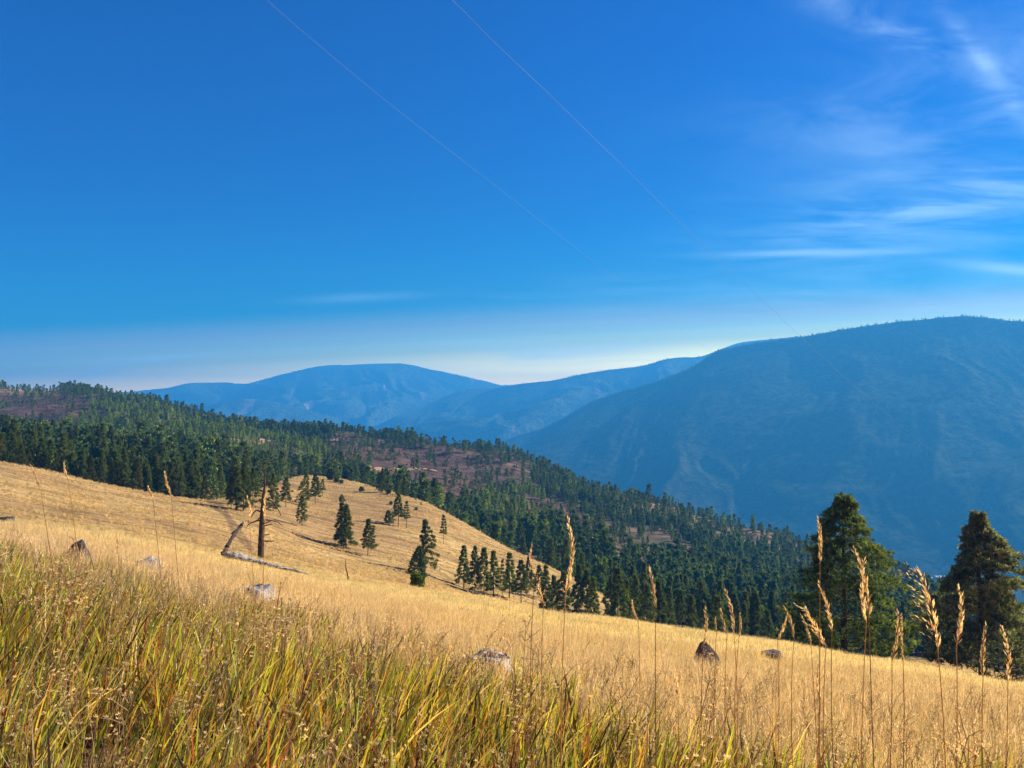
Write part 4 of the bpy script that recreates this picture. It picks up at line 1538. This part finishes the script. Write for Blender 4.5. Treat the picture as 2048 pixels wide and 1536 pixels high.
def log_thing():
    x0, y0, z0 = hit(452, 1120, 25, 90)
    o = empty('fallen_log', (x0, y0, z0))
    px = y0 / FPX
    # the bole follows the ground away to the right
    pts = []
    for ppx, ppy in [(450, 1122), (475, 1126), (500, 1130), (530, 1136), (560, 1142), (590, 1149), (620, 1157)]:
        u, _ = ray(ppx, ppy)
        yy_ = y0 + (ppx - 450) * 0.012
        xx = float(u) * yy_
        pts.append((xx, yy_, gz(xx, yy_)))
    P = np.array(pts)
    rad = np.array([8, 9.5, 8.0, 5.2, 4.2, 3.2, 2.0]) * px
    P[:, 2] += np.array([9, 9.5, 9, 10, 9, 8, 6]) * px
    P -= np.array([x0, y0, z0])
    mb = MB()
    lumpy_tube(mb, P, rad, 12, 1, 0.3)
    mkobj('trunk', mb.mesh('log_trunk', [M_WEATHER], smooth=False), o)
    mb = MB()
    a = P[0]
    L = [a + np.array([-3, 0, 0]) * px, a + np.array([3, 0.2, 14]) * px, a + np.array([11, 0.6, 29]) * px, a + np.array([20, 1, 44]) * px, a + np.array([30, 1, 57]) * px, a + np.array([36, 1, 67]) * px]
    lumpy_tube(mb, L, np.array([6, 5.0, 4.4, 4.2, 4.2, 1.0]) * px, 10, 2)
    mkobj('broken_limb', mb.mesh('log_limb', [M_WEATHER]), o)
    mb = MB()
    S = [a + np.array([21, 0.3, 50]) * px, a + np.array([12, 0, 42]) * px, a + np.array([12, 0, 35]) * px, a + np.array([7, 0, 30]) * px]
    lumpy_tube(mb, S, np.array([1.6, 1.8, 1.4, 0.8]) * px, 6, 3)
    mkobj('stub', mb.mesh('log_stub', [M_SNAG]), o)
    mb = MB()
    g = np.random.default_rng(4)
    for k in range(7):
        d = np.array([-g.uniform(4, 9), g.uniform(-4, 4), g.uniform(-4, 9)]) * px
        mb.tube([a, a + d * 0.6, a + d + [0, 0, -2 * px]], np.array([3.6, 2.6, 0.7]) * px, 6, wob=0.2)
    mkobj('root_end', mb.mesh('log_root', [M_SNAG]), o)
    setp(o, 'long pale weathered fallen log with a broken limb slanting up beside the snag', 'log')


log_thing()


def stick():
    x, y, z = hit(695, 1163, 20, 100)
    px = y / FPX
    o = empty('dead_sapling', (x, y, z - 0.05))
    mb = MB()
    lumpy_tube(mb, np.array([(0, 0, -3), (1, 0, 8), (-1, 0.3, 18), (-4, 0.2, 30), (-3.5, 0, 38), (-5, 0, 46)]) * px, np.array([1.3, 1.2, 1.1, 1.0, .8, .4]) * px, 6, 2)
    mb.tube(np.array([(1, 0, 8), (4, 0, 11)]) * px, np.array([.8, .4]) * px, 5)
    mkobj('stem', mb.mesh('stick_stem', [M_SNAG]), o)
    setp(o, 'thin crooked black dead sapling poking from the grass right of the fallen log', 'dead sapling')


stick()


def rock(px_, ptop, wpx, hpx, mat, label, seed, depth=0.8, ymin=2, ymax=120, peak=0.0, flat=False, name='rock', Y=None, tilt=0.0, sink=0.25):
    if Y is None:
        raise ValueError
    u, et = ray(px_, ptop)
    y = Y
    x = float(u) * Y
    z = gz(x, y)
    s = y / FPX
    hpx = max(float(et) * y - z, 0.12) / s / (0.50 if flat else 0.80)
    W, H, D = wpx * s, hpx * s, wpx * s * depth
    import bmesh
    bm = bmesh.new()
    bmesh.ops.create_icosphere(bm, subdivisions=4, radius=1.0)
    off = Vector((seed * 7.1, seed * 3.3, seed * 1.7))
    for v in bm.verts:
        p = v.co.copy()
        n = mnoise.fractal(p * 1.3 + off, 0.8, 2.0, 4)
        c = mnoise.cell_vector(p * 1.1 + off)
        q = p * (1 + 0.22 * n)
        # faceted faces: clamp along a few planes
        for k in range(7):
            d = Vector((math.sin(k * 2.1 + seed), math.cos(k * 1.7 + seed * 2), math.sin(k * 0.9 + seed * 3) * 0.8)).normalized()
            m_ = q.dot(d)
            if m_ > 0.72:
                q -= d * (m_ - 0.72) * 0.85
        if peak:
            t = max(0, q.z)
            q.x = q.x * (1 - peak * t) - peak * 0.25 * t
            q.y *= (1 - peak * t)
        if flat:
            q.z = min(q.z, 0.42 + 0.10 * n)
        v.co = Vector((q.x * W * 0.55, q.y * D * 0.55, q.z * H * (1 - sink)))
    me = bpy.data.meshes.new('rock')
    bm.to_mesh(me)
    bm.free()
    me.materials.append(mat)
    o = mkobj(name, me)
    o.location = (x, y, z + H * sink * 0.6)
    o.rotation_euler = (0, tilt, 0)
    setp(o, label, 'rock')
    ROCKS.append((x, y, W))
    return o


rock(155, 1088, 58, 42, M_DARKROCK, 'dark round boulder half hidden in tall grass at the left', 1, Y=13)
rock(296, 1116, 44, 24, M_PALEROCK, 'pale low rock in the grass between the dark boulder and the fallen log', 2, Y=15, flat=True)
rock(508, 1172, 72, 34, M_PALEROCK, 'flat-topped pale slab rock in grass below the fallen log', 3, Y=14, flat=True)
rock(345, 1160, 34, 14, M_PALEROCK, 'small pale rock peeping from grass left of the flat slab', 4, Y=13, flat=True)
rock(95, 1108, 60, 22, M_PALEROCK, 'faint pale rock in grass left of the dark boulder', 5, Y=16, flat=True)
R1 = rock(976, 1308, 92, 52, M_GREYROCK, 'split speckled boulder in the middle of the foreground meadow', 6, Y=8.5, flat=True)
rt = rock(988, 1306, 36, 20, M_GREYROCK, 'small grey stone lying on top of the split speckled boulder', 7, Y=8.5)
rt.scale = (1, 1, 0.16)
rt.location.z = float(ray(988, 1309)[1]) * 8.5
rock(1267, 1324, 30, 24, M_DARKROCK, 'small brown rock in the meadow right of the split boulder', 8, Y=13)
rock(1412, 1290, 56, 42, M_BROWNROCK, 'pointed dark rock with a sloping right side on the right meadow', 9, Y=22, peak=0.38)
rock(1545, 1302, 44, 14, M_BROWNROCK, 'low brown rocks lying near the meadow crest', 10, Y=30, flat=True)
rock(1242, 1366, 24, 18, M_DARKROCK, 'little dark stone below the small brown rock', 11, Y=9)
rock(1470, 1380, 20, 12, M_GREYROCK, 'small grey stone low in the right meadow', 12, Y=10)
rock(1520, 1377, 24, 12, M_DARKROCK, 'small dark stone right of the grey one in the meadow', 13, Y=10)
rock(12, 1034, 36, 14, M_DARKROCK, 'dark stone at the left edge of the photo on the golden slope', 14, Y=42, flat=True)


def small_log(px0, py0, px1, py1, rpx, Y, label, mat=M_WEATHER):
    u0, _ = ray(px0, py0)
    u1, _ = ray(px1, py1)
    x0, x1 = float(u0) * Y, float(u1) * Y * 0.98
    s = Y / FPX
    a = np.array((x0, Y, gz(x0, Y) + rpx * s * 1.2))
    b = np.array((x1, Y * 0.98, gz(x1, Y * 0.98) + rpx * s * 1.2))
    o = empty('small_log', tuple(a))
    mb = MB()
    P = np.array([(b - a) * t + np.array([0, 0, math.sin(t * 3.1) * rpx * s * 0.6]) for t in np.linspace(0, 1, 5)])
    lumpy_tube(mb, P, np.array([0.9, 1.1, 1, 0.8, 0.5]) * rpx * s, 9, 5)
    mkobj('trunk', mb.mesh('small_log', [mat]), o)
    setp(o, label, 'log')


small_log(1352, 1262, 1376, 1262, 3.2, 58, 'bleached white piece of wood lying on the meadow crest before the right conifers')
small_log(1668, 1480, 1715, 1515, 8, 5.0, 'grey weathered piece of log in the grass at the lower right')


# ------------------------------------------------------------------ track and roads
def ribbon(name, ptsp, width, mat, label, lift=0.05, ymin=60, ymax=1300, endtaper=True):
    W = [hit(a, b, ymin, ymax) for a, b in ptsp]
    P = np.array(W)
    s = np.concatenate([[0], np.cumsum(np.linalg.norm(np.diff(P[:, :2], axis=0), axis=1))])
    n = max(12, int(s[-1] / 1.5))
    ss = np.linspace(0, s[-1], n)
    C = np.stack([pchip(s, P[:, k], ss) for k in range(2)], 1)
    tn = np.gradient(C, axis=0)
    tn /= np.linalg.norm(tn, axis=1)[:, None]
    nm = np.stack([-tn[:, 1], tn[:, 0]], 1)
    V = []
    K = 5
    for k in range(K):
        f = (k / (K - 1) - 0.5) * width * (1 + 0.25 * (fbm(ss * 0.3, ss * 0 + k, 2) - 0.5))
        if endtaper:
            f = f * np.clip(np.minimum(ss, s[-1] - ss) / 4 + 0.15, 0, 1)
        Q = C + nm * f[:, None]
        z = ground(Q[:, 0], Q[:, 1]) + lift
        V.append(np.stack([Q[:, 0], Q[:, 1], z], 1))
    V = np.stack(V, 1).reshape(-1, 3)
    i = np.arange(n - 1)[:, None] * K + np.arange(K - 1)[None, :]
    F = np.stack([i, i + 1, i + K + 1, i + K], -1).reshape(-1, 4)
    o = mkobj(name, mesh_np(name, V, F, [mat], smooth=True))
    setp(o, label, kind='structure')


ribbon('dirt_road', [(728, 938), (760, 940), (790, 940), (820, 939), (848, 937), (872, 944)], 6.5, M_ROAD, 'orange dirt road cut across the wooded hill', lift=0.5, ymin=390)
ribbon('dirt_road', [(365, 886), (430, 886), (500, 885), (570, 884), (630, 885), (685, 883)], 8.0, M_ROAD, 'faint dirt road along the upper wooded hill', lift=0.5, ymin=390)
ribbon('dirt_road', [(1540, 1196), (1570, 1194), (1600, 1194), (1640, 1198)], 7.0, M_ROAD, 'pale dirt road on the lower right of the wooded hill', lift=0.5, ymin=200)


# ------------------------------------------------------------------ tall seed-headed stalks in front of the lens
def stalk(tip, hb, base_px, Y, label, fluffy=1.0, droop=False, col=(0.78, 0.56, 0.28), n=56):
    """tip / hb: top and bottom of the seed head in the photograph; base_px: bearing of the foot"""
    ut, et = map(float, ray(*tip))
    uh, eh = map(float, ray(*hb))
    ub, _ = map(float, ray(base_px, 1500))
    bx = ub * Y
    bz = gz(bx, Y)
    pt = np.array([ut * Y, Y * 1.0, et * Y])
    ph = np.array([uh * Y, Y * 1.0, eh * Y])
    pb = np.array([bx, Y * 1.02, bz])
    o = empty('grass_stalk', (bx, Y * 1.02, bz))
    g = np.random.default_rng(int(tip[0] * 3 + tip[1]))
    org = pb.copy()
    mb = MB()
    t = np.linspace(0, 1, 9)[:, None]
    mid = pb * 0.45 + ph * 0.55 + np.array([g.uniform(-0.03, 0.03), 0, 0])
    B = (1 - t) ** 2 * pb + 2 * t * (1 - t) * mid + t * t * ph - org
    mb.tube(B, np.linspace(0.0022, 0.0012, 9), 5, (0.50, 0.31, 0.13), cap=False)
    # a narrow leaf or two on the stem
    for k in range(2):
        s0 = B[g.integers(2, 6)]
        az = g.choice([-1, 1])
        L = g.uniform(0.05, 0.10)
        V = [s0 + [0, 0, 0], s0 + [az * L * 0.3, 0.01, L * 0.7], s0 + [az * L * 0.34, 0.01, L * 0.68], s0 + [az * L * 0.8, 0.02, L * 0.8]]
        mb.add(V, None, [(0, 1, 2), (1, 3, 2)], (0.55, 0.38, 0.16))
    mkobj('stem', mb.mesh('stalk_stem', [M_GRASS], colors=True), o)
    hm = MB()
    L = np.linalg.norm(pt - ph)
    # head as a gently bent spike made of short leaning spikelets
    nseg = 6
    bend = g.uniform(-0.08, 0.08) * L
    pts = [ph + (pt - ph) * s + np.array([math.sin(s * math.pi) * bend, 0, 0]) - org for s in np.linspace(0, 1, nseg)]
    for k in range(nseg - 1):
        f = math.sin(math.pi * min(1.0, 0.30 + 0.62 * (k + 0.5) / (nseg - 1)))
        hm.add(*spikelets(g, pts[k], pts[k + 1], int(n / (nseg - 1) * (0.5 + f * 0.7)), 0.017 * (0.6 + 0.6 * f) * min(1.3, 0.5 + L * 3.5), col, 0.22 * fluffy))
    hm.tube(pts, np.linspace(0.0018, 0.0008, nseg), 4, (0.55, 0.35, 0.15), cap=False)
    if fluffy > 1.3:      # loose awned side spikelets standing off to the left
        for k in range(12):
            s0 = pts[0] + (pts[-1] - pts[0]) * (k / 13 + 0.08)
            e = s0 + np.array([-g.uniform(0.02, 0.05), g.uniform(-0.01, 0.01), g.uniform(0.015, 0.04)])
            hm.add(*spikelets(g, s0, e, 5, 0.014, col, 0.15))
    mkobj('seed_head', hm.mesh('stalk_head', [M_GRASS], colors=True), o)
    setp(o, label, 'grass stalk', 'tall seed-headed grass stalks')


ST = [
    ((1636, 1036), (1640, 1125), 1642, 2.5, 'tallest golden seed stalk overlapping the left side of the green pine', 0.9),
    ((1637, 1165), (1664, 1262), 1690, 2.8, 'slender leaning seed stalk right of the tallest one, before the green pine', 0.8),
    ((1708, 1098), (1738, 1235), 1768, 2.4, 'thick golden seed stalk leaning left before the middle of the green pine', 1.2),
    ((1728, 1120), (1733, 1245), 1732, 2.5, 'upright seed stalk touching the thick leaning one before the green pine', 0.9),
    ((1613, 1218), (1652, 1292), 1662, 2.8, 'nodding feathery seed stalk low before the green pine', 1.6),
    ((1603, 1232), (1622, 1290), 1650, 3.2, 'short seed stalk left of the nodding feathery one', 0.7),
    ((1567, 1212), (1588, 1278), 1600, 3.4, 'right half of the crossed pair of seed stalks left of the green pine', 0.7),
    ((1574, 1232), (1555, 1280), 1560, 3.4, 'left half of the crossed pair of seed stalks left of the green pine', 0.9),
    ((1795, 1224), (1784, 1322), 1780, 2.8, 'plump seed stalk leaning right between the two big pines', 1.0),
    ((1803, 1232), (1806, 1322), 1808, 3.0, 'thin straight seed stalk between the two big pines', 0.6),
    ((1839, 1138), (1876, 1300), 1900, 2.3, 'large feathery seed stalk leaning left between the two big pines', 1.8),
    ((1917, 1172), (1913, 1290), 1905, 2.4, 'upright seed stalk before the left side of the cone-shaped pine', 1.0),
    ((1972, 1250), (1966, 1352), 1975, 2.7, 'seed stalk before the trunk of the cone-shaped pine', 1.2),
    ((2004, 1256), (2016, 1362), 2020, 2.7, 'rightmost tall seed stalk near the right edge of the photo', 1.3),
    ((1298, 1136), (1312, 1215), 1322, 2.7, 'tall seed stalk rising over the forest between the middle and the right cluster', 0.9),
    ((1264, 1202), (1277, 1242), 1285, 3.6, 'short seed stalk left of the one rising over the forest', 0.7),
    ((1410, 1217), (1407, 1290), 1408, 2.8, 'seed stalk standing before the pointed dark rock', 1.2),
    ((1441, 1219), (1454, 1270), 1462, 3.4, 'left stalk of the close bunch of three seed heads over the meadow crest', 1.3),
    ((1451, 1181), (1468, 1268), 1478, 3.2, 'tallest stalk of the close bunch of three seed heads over the meadow crest', 0.8),
    ((1480, 1229), (1478, 1275), 1477, 3.4, 'right stalk of the close bunch of three seed heads over the meadow crest', 0.8),
    ((1431, 1235), (1433, 1265), 1436, 3.8, 'smallest thin seed stalk beside the close bunch of three', 0.5),
    ((1349, 1340), (1356, 1405), 1362, 2.6, 'yellow seed stalk low in the meadow below the short ones', 0.7),
    ((1637, 1328), (1642, 1400), 1645, 3.0, 'orange seed stalk below the tallest stalk, against the grass', 0.9),
    ((1135, 1035), (1132, 1185), 1127, 2.4, 'very tall straight seed stalk standing alone right of the centre', 0.6),
    ((1063, 1090), (1070, 1152), 1066, 3.0, 'thin seed stalk left of the very tall straight one', 0.6),
    ((1079, 1156), (1087, 1206), 1090, 3.2, 'short seed stalk between the thin one and the very tall straight one', 0.8),
    ((128, 924), (136, 958), 156, 3.6, 'seed stalk at the left whose small head stands before the dark conifer row', 0.8),
    ((330, 945), (343, 992), 362, 3.8, 'pale seed stalk before the conifer row right of the left row end', 0.8),
    ((62, 932), (82, 982), 118, 3.8, 'leaning pale seed stalk near the left edge before the golden slope', 0.6),
    ((296, 973), (306, 998), 325, 4.0, 'tiny-headed seed stalk left of the pale one before the conifer row', 0.5),
    ((494, 995), (499, 1042), 507, 3.6, 'seed stalk just left of the snag trunk', 0.7),
    ((533, 980), (530, 1044), 527, 3.4, 'yellow seed stalk overlapping the snag trunk', 0.7),
    ((233, 1064), (236, 1105), 236, 3.4, 'ragged yellow seed stalk right of the dark boulder', 1.2),
]
for s in ST:
    stalk(s[0], s[1], s[2], s[3], s[4], s[5])


# ------------------------------------------------------------------ power lines and valley sheds
def cable(ptsp, label, y0, y1, r):
    n = len(ptsp)
    P = []
    for i, (a, b) in enumerate(ptsp):
        f = i / (n - 1)
        Y = 1.0 / ((1 - f) / y0 + f / y1)
        u, e = map(float, ray(a, b))
        P.append((u * Y, Y, e * Y))
    P = np.array(P)
    t = np.linspace(0, 1, n)
    q = np.linspace(0, 1, 90)
    P2 = np.stack([pchip(t, P[:, k], q) for k in range(3)], 1)
    mb = MB()
    mb.tube(P2, r, 5)
    o = mkobj('power_line', mb.mesh('power_line', [M_CABLE], smooth=True))
    setp(o, label, 'power line', 'power lines crossing the sky')


cable([(480, -50), (535, 0), (640, 92), (760, 192), (880, 286), (1000, 379), (1120, 472), (1230, 556), (1330, 635), (1420, 703)],
      'left thin overhead wire slanting down the sky to the mountain ridge', 70, 210, 0.010)
cable([(850, -60), (905, 0), (1000, 95), (1090, 180), (1180, 268), (1270, 356), (1360, 445), (1450, 530), (1530, 605), (1600, 672), (1700, 765), (1800, 850), (1910, 940)],
      'right thin overhead wire slanting down the sky and across the big mountain', 70, 240, 0.014)

M_SHED = solid_noise_mat('shed_wall', (0.45, 0.45, 0.45), (0.6, 0.6, 0.58), 0.5, bump=0.0)
M_ROOF = solid_noise_mat('shed_roof', (0.70, 0.74, 0.80), (0.8, 0.84, 0.9), 0.4, bump=0.0)


def shed(px, py, wpx, Y, label):
    u, e = map(float, ray(px, py))
    x = u * Y
    z = gz(x, Y) if Y < 1900 else -501
    z = e * Y
    s = Y / FPX
    w_, d_, h_ = wpx * s, wpx * s * 0.5, 7.0
    o = empty('shed', (x, Y, z))
    V = [(sx * w_ / 2, sy * d_ / 2, zz) for zz in (-6, h_) for sy in (-1, 1) for sx in (-1, 1)]
    V += [(-w_ / 2, 0, h_ + 6), (w_ / 2, 0, h_ + 6)]
    Q = [(0, 1, 5, 4), (2, 6, 7, 3)]
    Tt = [(4, 8, 6), (5, 7, 9)]
    Q += [(0, 4, 6, 2), (1, 3, 7, 5)]
    mb = MB()
    mb.add(V, Q, Tt)
    mkobj('wall', mb.mesh('shed_wall', [M_SHED]), o)
    mb = MB()
    ov = 1.5
    R_ = [(-w_ / 2 - ov, -d_ / 2 - ov, h_ - 0.6), (w_ / 2 + ov, -d_ / 2 - ov, h_ - 0.6), (w_ / 2 + ov, 0, h_ + 6.5), (-w_ / 2 - ov, 0, h_ + 6.5), (w_ / 2 + ov, d_ / 2 + ov, h_ - 0.6), (-w_ / 2 - ov, d_ / 2 + ov, h_ - 0.6)]
    R2 = [(a, b, c - 0.5) for a, b, c in R_]
    mb.add(R_ + R2, [(0, 1, 2, 3), (3, 2, 4, 5), (6, 9, 8, 7), (9, 11, 10, 8), (0, 6, 7, 1), (5, 4, 10, 11)])
    mkobj('roof', mb.mesh('shed_roof', [M_ROOF]), o)
    setp(o, label, 'shed')


shed(1881, 1160, 19, 2450, 'long pale shed far down in the hazy valley between the two big pines')
shed(1860, 1163, 8, 2450, 'small pale shed left of the long one in the hazy valley')
shed(1843, 1160, 7, 2500, 'smallest faint shed at the left of the group in the hazy valley')
